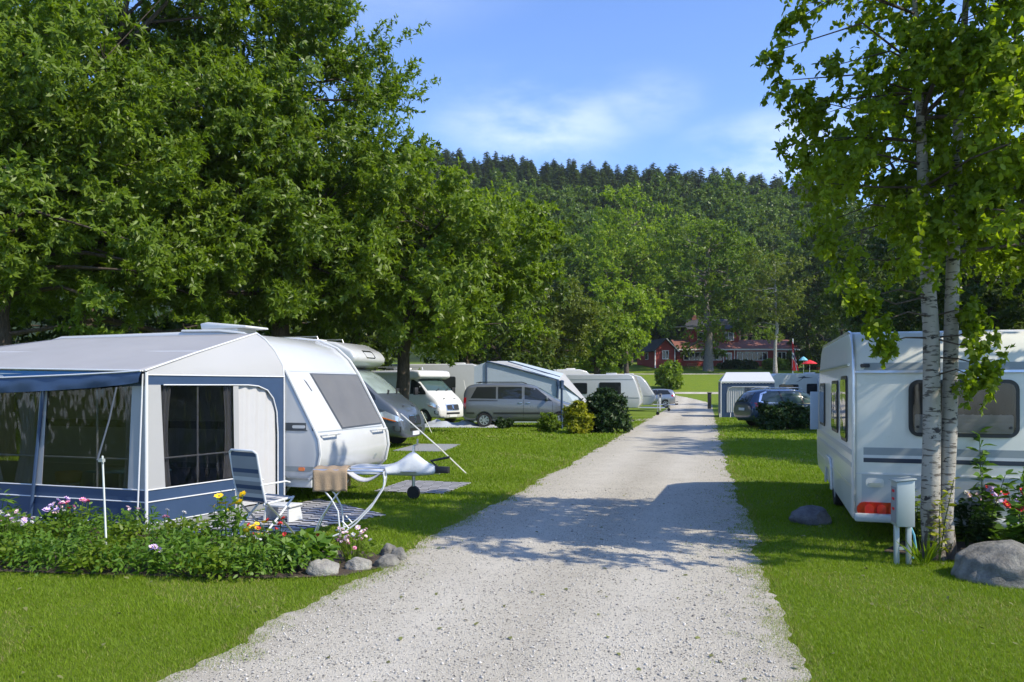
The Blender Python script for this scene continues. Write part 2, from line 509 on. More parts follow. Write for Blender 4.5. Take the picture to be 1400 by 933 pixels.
def birchmat():
    m, nt, b = nodes('birch_bark')
    tc = nt.nodes.new('ShaderNodeTexCoord')
    def noise(sc, scale, det, rough=.6):
        mp = nt.nodes.new('ShaderNodeMapping'); mp.inputs['Scale'].default_value = sc
        n = nt.nodes.new('ShaderNodeTexNoise'); n.inputs['Scale'].default_value = scale; n.inputs['Detail'].default_value = det; n.inputs['Roughness'].default_value = rough
        nt.links.new(tc.outputs['Object'], mp.inputs[0]); nt.links.new(mp.outputs[0], n.inputs[0]); return n.outputs['Fac']
    def ramp(f, p0, p1):
        r = nt.nodes.new('ShaderNodeMapRange'); r.interpolation_type = 'SMOOTHSTEP'; r.inputs[1].default_value = p0; r.inputs[2].default_value = p1
        nt.links.new(f, r.inputs[0]); return r.outputs[0]
    def mix(f, a, bcol):
        x = nt.nodes.new('ShaderNodeMix'); x.data_type = 'RGBA'; nt.links.new(f, x.inputs[0])
        for i, c in ((6, a), (7, bcol)):
            if isinstance(c, tuple): x.inputs[i].default_value = (*c, 1)
            else: nt.links.new(c, x.inputs[i])
        return x.outputs[2]
    base = mix(noise((1, 1, .6), 7, 6), (.22, .20, .165), (.42, .395, .35))
    lent = ramp(noise((7, 7, 34), 1.2, 3, .5), .56, .63)          # fine dark dashes round the stem
    base = mix(lent, base, (.10, .085, .07))
    scars = ramp(noise((5, 5, 9), 1.3, 6, .65), .565, .63)           # larger black scars
    base = mix(scars, base, (.025, .022, .02))
    # rough dark foot of the stem
    sp = nt.nodes.new('ShaderNodeSeparateXYZ'); nt.links.new(tc.outputs['Object'], sp.inputs[0])
    ft = nt.nodes.new('ShaderNodeMapRange'); ft.inputs[1].default_value = 1.1; ft.inputs[2].default_value = 0.0; ft.inputs[4].default_value = .35
    nt.links.new(sp.outputs[2], ft.inputs[0])
    ad = nt.nodes.new('ShaderNodeMath'); ad.operation = 'ADD'
    nt.links.new(noise((6, 6, 3), 2.2, 7, .7), ad.inputs[0]); nt.links.new(ft.outputs[0], ad.inputs[1])
    base = mix(ramp(ad.outputs[0], .72, .82), base, (.07, .058, .045))
    nt.links.new(base, b.inputs['Base Color']); b.inputs['Roughness'].default_value = .75
    bp = nt.nodes.new('ShaderNodeBump'); bp.inputs['Strength'].default_value = .5; bp.inputs['Distance'].default_value = .02
    nt.links.new(noise((5, 5, 8), 3, 8, .7), bp.inputs['Height']); nt.links.new(bp.outputs[0], b.inputs['Normal'])
    return m
M['birch'] = birchmat()
M['leaf_big'] = leafmat('dark_green_leaf', (.075, .138, .010), (.215, .305, .026), .52, .42, .45)
M['leaf_birch'] = leafmat('yellow_green_leaf', (.120, .190, .008), (.300, .380, .026), .60, .45, .35)
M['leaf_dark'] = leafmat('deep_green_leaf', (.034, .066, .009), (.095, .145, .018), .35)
M['leaf_mid'] = leafmat('mid_green_leaf', (.080, .145, .012), (.205, .290, .026), .45)
M['leaf_bright'] = leafmat('bright_green_leaf', (.130, .215, .010), (.270, .370, .022), .48)
M['leaf_olive'] = leafmat('olive_leaf', (.085, .125, .014), (.185, .225, .028), .42)
M['leaf_wood'] = leafmat('wood_leaf', (.055, .105, .014), (.150, .225, .026), .38)
M['leaf_spruce'] = leafmat('spruce_needle', (.045, .080, .020), (.105, .150, .036), .2, .7, .2)
M['leaf_garden'] = leafmat('garden_leaf', (.060, .140, .012), (.150, .260, .028), .38)
M['leaf_gold'] = leafmat('gold_leaf', (.16, .20, .012), (.36, .36, .02), .35)
M['leaf_bush'] = leafmat('bush_leaf', (.014, .038, .010), (.050, .095, .020), .22)
# ------------------------------------------------------------------ ground
ZT_Y = [-60, 60, 66, 72, 78, 84, 90, 95, 100, 105, 112, 118, 125, 132, 140, 150, 165, 190, 230, 290, 350, 420, 800]
ZT_Z = [0, 0, .07, .2, .42, .72, 1.15, 1.9, 2.7, 3.3, 3.6, 4.2, 5.0, 5.5, 6.0, 7.2, 11.5, 24, 44, 72, 93, 96, 66]
def gz(x, y):
    z = np.interp(y, ZT_Y, ZT_Z)
    k = np.clip((y - 150) / 200.0, 0, 1)
    return z * (1 - k * .0011 * np.clip(x + 19, -200, 400) * .9)
def gzf(x, y): return float(gz(np.array(float(x)), np.array(float(y))))
def at(u, v, Y): return Vector(((u - 700) / F * Y, Y, EYE - (v - HOR) / F * Y))
def gr(u, v):
    Y = EYE * F / (v - HOR); return Vector(((u - 700) / F * Y, Y, 0))

def road_c(y): return .245 * y - 1.35
rng = np.random.default_rng(11)

def groundmat():
    m, nt, b = nodes('lawn_ground')
    tc = nt.nodes.new('ShaderNodeTexCoord')
    def noise(scale, det=5, rough=.6, sc=(1, 1, 1)):
        n = nt.nodes.new('ShaderNodeTexNoise'); n.inputs['Scale'].default_value = scale; n.inputs['Detail'].default_value = det; n.inputs['Roughness'].default_value = rough
        mp = nt.nodes.new('ShaderNodeMapping'); mp.inputs['Scale'].default_value = sc
        nt.links.new(tc.outputs['Object'], mp.inputs[0]); nt.links.new(mp.outputs[0], n.inputs[0]); return n.outputs['Fac']
    def ramp(f, p0, p1, o0=0., o1=1.):
        r = nt.nodes.new('ShaderNodeMapRange'); r.inputs[1].default_value = p0; r.inputs[2].default_value = p1; r.inputs[3].default_value = o0; r.inputs[4].default_value = o1
        nt.links.new(f, r.inputs[0]); return r.outputs[0]
    def mix(f, a, c):
        x = nt.nodes.new('ShaderNodeMix'); x.data_type = 'RGBA'; nt.links.new(f, x.inputs[0])
        for i, q in ((6, a), (7, c)):
            if isinstance(q, tuple): x.inputs[i].default_value = (*q, 1)
            else: nt.links.new(q, x.inputs[i])
        return x.outputs[2]
    fine = mix(ramp(noise(38, 6, .75), .3, .7), (.095, .150, .009), (.200, .255, .020))
    mid = mix(ramp(noise(1.1, 5), .35, .7), fine, mix(ramp(noise(22, 5), .3, .7), (.072, .128, .009), (.155, .225, .022)))
    dry = mix(ramp(noise(.35, 7, .7), .60, .74, 0, .65), mid, (.23, .22, .07))
    sp = nt.nodes.new('ShaderNodeSeparateXYZ'); nt.links.new(tc.outputs['Object'], sp.inputs[0])
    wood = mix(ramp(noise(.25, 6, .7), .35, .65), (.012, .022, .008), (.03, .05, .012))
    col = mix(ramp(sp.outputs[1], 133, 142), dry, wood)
    nt.links.new(col, b.inputs['Base Color']); b.inputs['Roughness'].default_value = .85; b.inputs['Specular IOR Level'].default_value = .2
    bp = nt.nodes.new('ShaderNodeBump'); bp.inputs['Strength'].default_value = .8; bp.inputs['Distance'].default_value = .04
    nt.links.new(noise(45, 6, .8), bp.inputs['Height']); nt.links.new(bp.outputs[0], b.inputs['Normal'])
    return m
ys = sorted(set([-60, -20, 0, 10, 20, 30, 40, 50] + ZT_Y + [157, 172, 180, 200, 210, 220, 245, 260, 275, 305, 320, 335, 370, 395, 500, 650]))
xs = [-900, -500, -300, -200, -150, -110, -80, -50, -25, 0, 25, 50, 80, 110, 140, 180, 230, 300, 400, 600, 900]
gx, gy = np.meshgrid(xs, ys)
gv = np.stack([gx, gy, gz(gx, gy)], -1).reshape(-1, 3)
nx = len(xs)
gf = np.array([(j * nx + i, j * nx + i + 1, (j + 1) * nx + i + 1, (j + 1) * nx + i) for j in range(len(ys) - 1) for i in range(nx - 1)])
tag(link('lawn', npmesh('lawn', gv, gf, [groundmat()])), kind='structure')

def gravelmat(name='pale_gravel', k=1.08, grassy=0.0):
    m, nt, b = nodes(name)
    tc = nt.nodes.new('ShaderNodeTexCoord')
    def vor(scale):
        v = nt.nodes.new('ShaderNodeTexVoronoi'); v.inputs['Scale'].default_value = scale
        v.inputs['Randomness'].default_value = 1
        nt.links.new(tc.outputs['Object'], v.inputs['Vector']); return v
    def noise(scale, det=6, rough=.65):
        n = nt.nodes.new('ShaderNodeTexNoise'); n.inputs['Scale'].default_value = scale; n.inputs['Detail'].default_value = det; n.inputs['Roughness'].default_value = rough
        nt.links.new(tc.outputs['Object'], n.inputs[0]); return n.outputs['Fac']
    def mix(f, a, c, bt='MIX'):
        x = nt.nodes.new('ShaderNodeMix'); x.data_type = 'RGBA'; x.blend_type = bt
        if isinstance(f, float): x.inputs[0].default_value = f
        else: nt.links.new(f, x.inputs[0])
        for i, q in ((6, a), (7, c)):
            if isinstance(q, tuple): x.inputs[i].default_value = (*q, 1)
            else: nt.links.new(q, x.inputs[i])
        return x.outputs[2]
    def ramp(f, p0, p1, o0=0., o1=1.):
        r = nt.nodes.new('ShaderNodeMapRange'); r.inputs[1].default_value = p0; r.inputs[2].default_value = p1; r.inputs[3].default_value = o0; r.inputs[4].default_value = o1
        nt.links.new(f, r.inputs[0]); return r.outputs[0]
    v1, v2 = vor(62), vor(135)
    sp = nt.nodes.new('ShaderNodeSeparateColor'); nt.links.new(v1.outputs['Color'], sp.inputs[0])
    sp2 = nt.nodes.new('ShaderNodeSeparateColor'); nt.links.new(v2.outputs['Color'], sp2.inputs[0])
    c1 = mix(sp.outputs[0], (.36 * k, .33 * k, .268 * k), (.53 * k, .49 * k, .41 * k))
    c2 = mix(sp2.outputs[1], (.37 * k, .34 * k, .277 * k), (.52 * k, .48 * k, .40 * k))
    c = mix(.5, c1, c2)
    c = mix(ramp(noise(.9, 7), .42, .72, 0, .55), c, mix(.5, c, (.34, .31, .26)))
    c = mix(ramp(sp.outputs[2], .93, .95), c, (.10, .10, .10))
    c = mix(ramp(noise(6, 8, .8), .66, .72, 0, .75), c, (.13, .105, .07))
    # packed wheel tracks, looser earthy crown and verges, following the line of the road
    xyz = nt.nodes.new('ShaderNodeSeparateXYZ'); nt.links.new(tc.outputs['Object'], xyz.inputs[0])
    def mth(op, a, b_=None, c_=None):
        q = nt.nodes.new('ShaderNodeMath'); q.operation = op
        for i, v in enumerate((a, b_, c_)):
            if v is None: continue
            if hasattr(v, 'is_output'): nt.links.new(v, q.inputs[i])
            else: q.inputs[i].default_value = v
        return q.outputs[0]
    lat = mth('ADD', mth('SUBTRACT', xyz.outputs[0], mth('MULTIPLY', xyz.outputs[1], .245)), 1.35)
    lat = mth('ADD', lat, mth('MULTIPLY', mth('SUBTRACT', noise(.5, 4), .5), .7))
    al = mth('ABSOLUTE', lat)
    verge = ramp(al, 1.25, 1.9, 0, .75); crown = ramp(al, .35, .05, 0, .5)
    earthy = mth('MULTIPLY', mth('MAXIMUM', verge, crown), ramp(noise(3.5, 8, .75), .36, .62))
    c = mix(earthy, c, mix(.45, c, (.16, .13, .085)))
    track = mth('MULTIPLY', ramp(mth('ABSOLUTE', mth('SUBTRACT', al, .78)), .42, .12, 0, .5), ramp(noise(2, 5), .3, .6))
    c = mix(track, c, (.53 * k, .495 * k, .425 * k))
    nt.links.new(c, b.inputs['Base Color']); b.inputs['Roughness'].default_value = .9; b.inputs['Specular IOR Level'].default_value = .2
    h = nt.nodes.new('ShaderNodeMath'); h.operation = 'ADD'
    nt.links.new(v1.outputs['Distance'], h.inputs[0]); nt.links.new(v2.outputs['Distance'], h.inputs[1])
    bp = nt.nodes.new('ShaderNodeBump'); bp.inputs['Strength'].default_value = .75; bp.inputs['Distance'].default_value = .009; bp.invert = True
    nt.links.new(h.outputs[0], bp.inputs['Height']); nt.links.new(bp.outputs[0], b.inputs['Normal'])
    return m
M['gravel'] = gravelmat()

_ew = np.random.default_rng(99)
EWF = np.exp(_ew.uniform(np.log(.3), np.log(40), 30)); EWP = _ew.uniform(0, 6.28, (2, 30)); EWA = .028 / (EWF ** .15) * _ew.uniform(.4, 1.2, 30)
def edge_wob(y, seed):
    k = 0 if seed < 2 else 1
    y = np.asarray(y, float)
    return np.sum(np.sin(y[..., None] * EWF + EWP[k]) * EWA, -1) * .55
def strip(name, cx, hw, y0, y1, lift=.006, wob=1.0):
    yy = []
    y = y0
    while y < y1:
        yy.append(y); y += max(.035, abs(y) * .008)
    yy = np.array(sorted(set(yy + [y1] + [q for q in ZT_Y if y0 < q < y1])))
    ex_ = .15 * np.clip((17 - yy) / 7, 0, 1)
    l = cx(yy) - hw - ex_ + edge_wob(yy, 1.0) * wob; r_ = cx(yy) + hw + ex_ + edge_wob(yy, 4.0) * wob
    V = []; 
    for i in range(len(yy)):
        for t in (0, .25, .5, .75, 1):
            x = l[i] + (r_[i] - l[i]) * t
            V.append((x, yy[i], gzf(x, yy[i]) + lift))
    Fq = np.array([(j * 5 + i, j * 5 + i + 1, (j + 1) * 5 + i + 1, (j + 1) * 5 + i) for j in range(len(yy) - 1) for i in range(4)])
    return link(name, npmesh(name, np.array(V), Fq, [M['gravel']]))
tag(strip('gravel_road', lambda y: .245 * y - 1.35 - .013 * np.maximum(0, y - 68) ** 2, 1.78, -6, 88.2), kind='structure')
# cross road beyond, upper drive, pitch-side gravel
def sheet(name, pts, lift):
    # polygon subdivided at terrain rows
    bm = bmesh.new(); f = bm.faces.new([bm.verts.new((p[0], p[1], 0)) for p in pts])
    for q in ZT_Y: bmesh.ops.bisect_plane(bm, geom=bm.verts[:] + bm.edges[:] + bm.faces[:], plane_co=(0, q, 0), plane_no=(0, 1, 0), dist=1e-4)
    for v in bm.verts: v.co.z = gzf(v.co.x, v.co.y) + lift
    bmesh.ops.recalc_face_normals(bm, faces=bm.faces)
    me = bpy.data.meshes.new(name); bm.to_mesh(me); bm.free(); me.materials.append(M['gravel'])
    for p in me.polygons:
        if p.normal.z < 0: p.flip()
    return tag(link(name, me), kind='structure')
sheet('cross_road', [(-20, 87.2), (18, 87.0), (24, 86.6), (60, 85), (60, 87.5), (24, 89.4), (-20, 89.8)], .012)
sheet('upper_drive', [(-10, 105.5), (40, 106), (40, 109.5), (-10, 108.8)], .012)
sheet('side_track', [(4.5, 42), (8, 44.5), (9.3, 45.2), (9.3, 43.2), (7.6, 41.4), (4.5, 40.4)], .012)

# soil of the two flower beds
BED = [(-9.5, 8.1), (-5.2, 7.72), (-3.4, 7.5), (-2.2, 7.42), (-1.6, 7.5), (-1.25, 7.9), (-1.2, 8.35), (-1.55, 8.6), (-2.3, 8.75), (-3.3, 9.3), (-4.4, 9.75), (-6.0, 10.3), (-9.5, 11.4)]
BED2 = [(4.0, 8.6), (4.6, 8.1), (5.4, 8.0), (8.5, 7.6), (9, 8.9), (6.0, 9.1), (4.5, 9.2)]
def inpoly(px_, py_, poly):
    ins = np.zeros(px_.shape, bool); n = len(poly)
    for i in range(n):
        x0, y0 = poly[i]; x1, y1 = poly[(i + 1) % n]
        c = (y0 > py_) != (y1 > py_)
        ins ^= c & (px_ < (x1 - x0) * (py_ - y0) / (y1 - y0 + 1e-12) + x0)
    return ins
def flat(name, pts, z, mat, kind='structure'):
    me = bpy.data.meshes.new(name); me.from_pydata([(x, y, z) for x, y in pts], [], [tuple(range(len(pts)))]); me.materials.append(mat)
    return tag(link(name, me), kind=kind)
flat('flower_bed_soil', BED, .012, M['soil'])
flat('side_bed_soil', BED2, .012, M['soil'])

# grass blades near the camera, as one mass
DRY = []
def blades():
    P = []
    for y0, y1, dens, L, W in ((4.3, 6.2, 11000, .027, .0046), (6.2, 8.5, 7000, .029, .0058), (8.5, 12, 3200, .034, .009), (12, 17, 1350, .042, .014), (17, 26, 520, .05, .022), (26, 45, 130, .06, .045)):
        a = .69 * (y1 * y1 - y0 * y0)
        n = int(a * dens)
        y = np.sqrt(rng.uniform(y0 * y0, y1 * y1, n)); x = rng.uniform(-.69, .69, n) * y
        l = road_c(y) - 1.78 + edge_wob(y, 1.0); r_ = road_c(y) + 1.78 + edge_wob(y, 4.0)
        d = np.maximum(l - x, x - r_)                       # >0 outside the road
        # ragged edge: tufts and runners creep onto the gravel, most on the right-hand verge
        q = .5 * np.sin(x * 5.3 + 2.1 * np.sin(y * 2.1)) * np.sin(y * 6.1 + 1.7 * np.sin(x * 3.3)) + .5 * np.sin(x * 13 + y * 9 + 2 * np.sin(y * 4)) * np.sin(y * 15 - x * 6)
        reach = np.where(x > road_c(y), .42, .26)
        e = d + reach * q * .8 + .05
        p = np.clip((e + .05) / .16, 0, 1) * np.where(d < 0, .55, 1) + np.where((d < 0) & (d > -reach * 1.6) & (q > .42), .10, 0)
        # density varies; worn spots
        worn = np.sin(x * .9 + 1.3) * np.sin(y * .7) + .5 * np.sin(x * 2.3 + y * 1.9)
        p = p * np.clip(1.0 - .35 * (worn > .9), 0, 1)
        k = (rng.random(n) < p) & ~inpoly(x, y, BED) & ~inpoly(x, y, BED2)
        for rg in RUGS: k &= ~inpoly(x, y, rg)
        x, y, d, worn = x[k], y[k], d[k], worn[k]; n = len(x)
        DRY.append(rng.random(n) < np.where(worn > .85, .22, .03) + np.where(d < .25, .25, 0))
        L_ = L * rng.uniform(.55, 1.25, n) * np.where(d < .12, .75, 1); L_ *= 1 + .25 * np.sin(x * 3.1) * np.sin(y * 2.7)
        an = rng.uniform(0, 2 * PI, n); lean = rng.uniform(.2, 1.3, n) * L_
        w = W * rng.uniform(.7, 1.3, n)
        bx, by = np.cos(an), np.sin(an)
        la = an + PI / 2 + rng.normal(0, .5, n)
        z0 = gz(x, y)
        V = np.empty((n, 3, 3))
        V[:, 0] = np.stack([x - bx * w / 2, y - by * w / 2, z0 - .003], -1)
        V[:, 1] = np.stack([x + bx * w / 2, y + by * w / 2, z0 - .003], -1)
        V[:, 2] = np.stack([x + np.cos(la) * lean, y + np.sin(la) * lean, z0 + L_], -1)
        P.append(V.reshape(-1, 3))
    V = np.concatenate(P)
    return V, np.arange(len(V)).reshape(-1, 3)
RUGS = [[(-4.35, 9.75), (-3.0, 9.35), (-1.75, 11.05), (-3.05, 12.6)], [(-2.35, 13.55), (-1.15, 13.2), (-.75, 14.7), (-2.0, 15.1)], [(-3.3, 22.0), (-1.9, 21.7), (-1.55, 24.4), (-2.9, 24.6)], [(-4.5, 34.3), (-.2, 34.1), (-.2, 36.1), (-4.5, 36.2)]]
M['grass'] = leafmat('grass_blade', (.100, .180, .006), (.230, .325, .016), .46, .5, .25)
M['straw'] = leafmat('dry_grass_blade', (.20, .19, .06), (.36, .33, .13), .35, .6, .2)
gvv, gff = blades()
tag(link('grass', npmesh('grass', gvv, gff, [M['grass'], M['straw']], np.concatenate(DRY).astype(np.int32))), 'short mown green grass blades covering the lawn', None, None, 'stuff')

# loose stones on the gravel, one mass
def stones():
    y = np.concatenate([rng.uniform(4.3, 14, 15000), np.abs(rng.normal(0, 2.6, 15000)) + 4.3]); n = len(y)
    x = road_c(y) + rng.uniform(-1, 1, n) * (1.80 + .05 * rng.normal(0, 1, n))
    s = rng.gamma(1.8, .0018, n) + .002
    s = np.clip(s, .002, .016)
    base = np.array([(1, 0, 0), (0, 1, 0), (-1, 0, 0), (0, -1, 0), (0, 0, .8), (0, 0, -.5)], float)
    jit = rng.uniform(.6, 1.3, (n, 6, 1)); an = rng.uniform(0, 2 * PI, n)
    v = base[None] * jit * s[:, None, None]
    v[:, :, 0] *= rng.uniform(.8, 1.4, n)[:, None]
    c, s_ = np.cos(an)[:, None], np.sin(an)[:, None]
    vx = v[:, :, 0] * c - v[:, :, 1] * s_; vy = v[:, :, 0] * s_ + v[:, :, 1] * c
    V = np.stack([vx + x[:, None], vy + y[:, None], v[:, :, 2] + .006 + s[:, None] * .25], -1).reshape(-1, 3)
    t = np.array([(0, 1, 4), (1, 2, 4), (2, 3, 4), (3, 0, 4), (1, 0, 5), (2, 1, 5), (3, 2, 5), (0, 3, 5)])
    return V, (np.arange(n)[:, None, None] * 6 + t[None]).reshape(-1, 3)
def stonemat():
    m, nt, b = nodes('loose_gravel')
    g = nt.nodes.new('ShaderNodeNewGeometry'); cr = nt.nodes.new('ShaderNodeValToRGB')
    cr.color_ramp.elements[0].color = (.14, .13, .115, 1); cr.color_ramp.elements[1].color = (.56, .53, .48, 1)
    e = cr.color_ramp.elements.new(.25); e.color = (.37, .35, .31, 1)
    nt.links.new(g.outputs['Random Per Island'], cr.inputs[0]); nt.links.new(cr.outputs[0], b.inputs['Base Color']); b.inputs['Roughness'].default_value = .85
    return m
sv, sf = stones()
tag(link('gravel_stones', npmesh('gravel_stones', sv, sf, [stonemat()])), 'loose pale gravel stones scattered over the road', None, None, 'stuff')

# ------------------------------------------------------------------ trees
def norm(a): return a / np.maximum(np.linalg.norm(a, axis=-1, keepdims=True), 1e-9)
def leaf_geo(rg, P, A, L, W, k=4, updir=1.0, rnd=.7, nb=None):
    """P base points, A leaf axes -> leaf faces (k=4 diamond, k=6 oval)"""
    n = len(P)
    A = norm(A)
    N = norm((np.array([0, 0, updir]) if nb is None else nb) + rg.normal(0, rnd, (n, 3)))
    N = norm(N - A * np.sum(N * A, -1, keepdims=True))
    B = np.cross(N, A)
    L_ = (L * rg.uniform(.65, 1.25, n))[:, None]; W_ = (W * rg.uniform(.7, 1.2, n))[:, None]
    fold = rg.uniform(.0, .25, n)[:, None] * W_
    droop = rg.uniform(0, .3, n)[:, None] * L_
    if k == 4:
        v = np.stack([P, P + A * L_ * .48 + B * W_ / 2 + N * fold, P + A * L_ - N * droop, P + A * L_ * .48 - B * W_ / 2 + N * fold], 1)
    else:
        v = np.stack([P, P + A * L_ * .26 + B * W_ * .44 + N * fold, P + A * L_ * .62 + B * W_ * .42 + N * fold - N * droop * .3, P + A * L_ - N * droop,
                      P + A * L_ * .62 - B * W_ * .42 + N * fold - N * droop * .3, P + A * L_ * .26 - B * W_ * .44 + N * fold], 1)
    return v.reshape(-1, 3), np.arange(n * k).reshape(-1, k)
def crown_clumps(rg, c, r, n, shell=.45, gap=.6, zcut=None, lump=.22):
    """clump centres spread unevenly in a lumpy ellipsoid, mostly near its surface"""
    out = []
    ph = rg.uniform(0, 6.28, 6)
    tries = 0
    cr_ = (r[0] * r[1] * r[2]) ** (1 / 3)
    mind = gap * cr_ * 2.2 / max(n, 1) ** .42
    while len(out) < n and tries < n * 40:
        tries += 1
        d = norm(rg.normal(0, 1, 3))
        t = rg.random() ** shell
        s = 1 + lump * (math.sin(3 * d[0] + ph[0]) * math.sin(2.6 * d[1] + ph[1]) + .6 * math.sin(5 * d[2] + ph[2] + 2 * d[0]) + .4 * math.sin(7 * d[1] + ph[3]))
        p = c + d * np.array(r) * t * s
        if zcut is not None and p[2] < zcut: continue
        if any((p[0] - q[0]) ** 2 + (p[1] - q[1]) ** 2 + (p[2] - q[2]) ** 2 < mind * mind for q in out[-160:]): continue
        out.append(p)
    return np.array(out)
def crown_leaves(rg, C, c0, clump_r, twigs, per, L, W, k=4, flat_=.65, droop=0.0, rnd=.7):
    n = len(C)
    T = n * twigs
    cc = np.repeat(C, twigs, 0)
    out = norm(cc - c0)
    rr = np.repeat(clump_r * rg.uniform(.65, 1.35, n), twigs)[:, None]
    off = rg.normal(0, 1, (T, 3)); off = norm(off) * rg.random((T, 1)) ** .5
    off[:, 2] *= flat_
    st = cc + off * rr * .75
    dr = norm(out * .7 + rg.normal(0, .75, (T, 3)) + np.array([0, 0, .15 - droop]))
    ln = rr * rg.uniform(.35, .75, (T, 1))
    s = rg.random((T, per, 1)) ** .6
    P = st[:, None] + dr[:, None] * ln[:, None] * s
    P[:, :, 2] -= droop * (s[:, :, 0] ** 2) * ln[:, 0][:, None]
    A = dr[:, None] * .55 + rg.normal(0, .6, (T, per, 3)) + np.array([0, 0, -.12 - droop * .5])
    # leaves face outwards from their clump and up to the light
    nb = norm(P - cc[:, None] + 1e-6) * 1.0 + out[:, None] * .55 + np.array([0, 0, .55])
    return leaf_geo(rg, P.reshape(-1, 3), A.reshape(-1, 3), L, W, k, 1.0, rnd * .8, nb.reshape(-1, 3))
def limbs(rg, trunk, tr, C, c0, nprim=8, prim_r=.3, twig_r=.03, sides=7, far=.62, stem=True):
    """trunk polyline, main limbs into the crown and a branch out to every clump"""
    mb = MB()
    if stem: mb.tube(trunk, tr, 12)
    top = np.array(trunk[-1]); base = np.array(trunk[0])
    tp = np.array([np.array(p) for p in trunk])
    nodes_ = []
    idx = rg.permutation(len(C))[:nprim]
    for q in idx:
        tgt = c0 + (C[q] - c0) * far
        # start on the trunk lower than the target
        cand = [(abs(p[2] - (tgt[2] - .55 * np.linalg.norm(tgt[:2] - p[:2]))), i) for i, p in enumerate(tp) if i > 0]
        i0 = min(cand)[1]
        s = tp[i0]; r0 = tr[i0] * .6
        mid = (s + tgt) / 2 + np.array([0, 0, .10 * np.linalg.norm(tgt - s)]) + rg.normal(0, .12, 3) * np.linalg.norm(tgt - s) * .4
        pts = []
        for t in np.linspace(0, 1, 6):
            p = (1 - t) ** 2 * s + 2 * t * (1 - t) * mid + t * t * tgt
            pts.append(p); nodes_.append((p, r0 * (1 - .75 * t)))
        mb.tube(pts, [r0 * (1 - .75 * t) for t in np.linspace(0, 1, 6)], sides)
    for i in range(2, len(tp) - 1):
        for f in (0, .2, .4, .6, .8): nodes_.append((tp[i] * (1 - f) + tp[i + 1] * f, tr[i] * (1 - f) + tr[i + 1] * f))
    nodes_.append((tp[-1], tr[-1]))
    NP = np.array([p for p, _ in nodes_])
    for q in C:
        d = np.linalg.norm(NP - q, axis=1) + np.where(NP[:, 2] > q[2] + .3, 1.5, 0)
        i = int(np.argmin(d)); s, r0 = nodes_[i]
        r0 = min(r0 * .6, twig_r * (1 + d[i] * .35))
        mid = (s + q) / 2 + rg.normal(0, .08, 3) * d[i] + np.array([0, 0, .06 * d[i]])
        mb.tube([s, mid, q], [r0, r0 * .65, r0 * .25], 5)
    return mb
def big_tree(name, label, base, trunk_h, lean, c, r, ncl, clump_r, twigs, per, L, W, leaf, bark, seed, tr=.28, group=None, k=4, nprim=9, zcut=None, shell=.45, droop=0., extra=None, flat_=.65, cat='tree', lump=.22, rnd=.7):
    rg = np.random.default_rng(seed)
    base = np.array(base, float); c = np.array(c, float) - base
    th = thing(name, label, cat, tuple(base), 0, group)
    n = 8
    trunk = []; trr = []
    for i in range(n):
        t = i / (n - 1)
        p = np.array([0, 0, -.1]) * (1 - t) + np.array([c[0] * lean, c[1] * lean, trunk_h]) * t + np.append(rg.normal(0, .03 * trunk_h * .3, 2), 0) * math.sin(PI * t)
        trunk.append(p); trr.append(tr * (1 - .62 * t) * (1.35 if i == 0 else 1))
    C = crown_clumps(rg, c, r, ncl, shell, zcut=None if zcut is None else zcut - base[2], lump=lump)
    if extra is not None: C = np.concatenate([C, np.array(extra, float) - base])
    limbs(rg, trunk, trr, C, c, nprim, twig_r=tr * .12).build('trunk', bark, th, smooth=60)
    V, Fq = crown_leaves(rg, C, c, clump_r, twigs, per, L, W, k, flat_, droop, rnd)
    link('crown', npmesh('crown', V, Fq, [leaf]), th)
    return th

G1 = 'large trees shading the left side of the campsite'
big_tree('broadleaf_tree', 'dense green tree whose bare dark trunk stands between the grey and white motorhomes', (-4.3, 30, 0), 7.4, .75, (-3.2, 30, 6.4), (3.8, 4.2, 3.2), 105, 1.15, 26, 26, .22, .085, M['leaf_big'], M['bark'], 3, .30, G1)
big_tree('broadleaf_tree', 'tallest dense green tree rising above the white nose of the near caravan', (-8.2, 28, 0), 12.0, .8, (-7.9, 27, 10.0), (4.2, 4.8, 6.6), 175, 1.25, 30, 26, .21, .08, M['leaf_big'], M['bark'], 5, .38, G1)
big_tree('broadleaf_tree', 'dense green tree with sky showing through its upper boughs behind the grey awning roof', (-12.7, 23.5, 0), 11.5, .9, (-11.6, 23.5, 9.3), (4.6, 4.6, 6.6), 165, 1.1, 28, 26, .20, .076, M['leaf_big'], M['bark'], 8, .36, G1, shell=.55)
big_tree('broadleaf_tree', 'low spreading green tree at the far left edge with its boughs hanging towards the awning', (-13.2, 20.5, 0), 8.5, .9, (-12.6, 20, 6.8), (4.2, 3.6, 4.2), 120, .95, 28, 26, .19, .072, M['leaf_mid'], M['bark'], 12, .30, G1)
fill = [(-22, 34, 9, 6.5, 8.0), (-14, 39, 8, 6, 7.5), (-8.5, 44, 7.6, 6, 7.2), (-3, 52, 7.5, 5.5, 6.5), (-30, 30, 9, 6, 8)]
for i, (x, y, cz, rr_, rz_) in enumerate(fill):
    big_tree('backing_tree', 'deep green tree in the shaded row behind the large left trees', (x, y, 0), 8, .5, (x, y, cz), (rr_, rr_, rz_), 90, 1.6, 16, 14, .42, .19, M['leaf_dark'], M['bark'], 40 + i, .3, 'shaded trees in the row behind the large left trees', nprim=6, cat='tree')

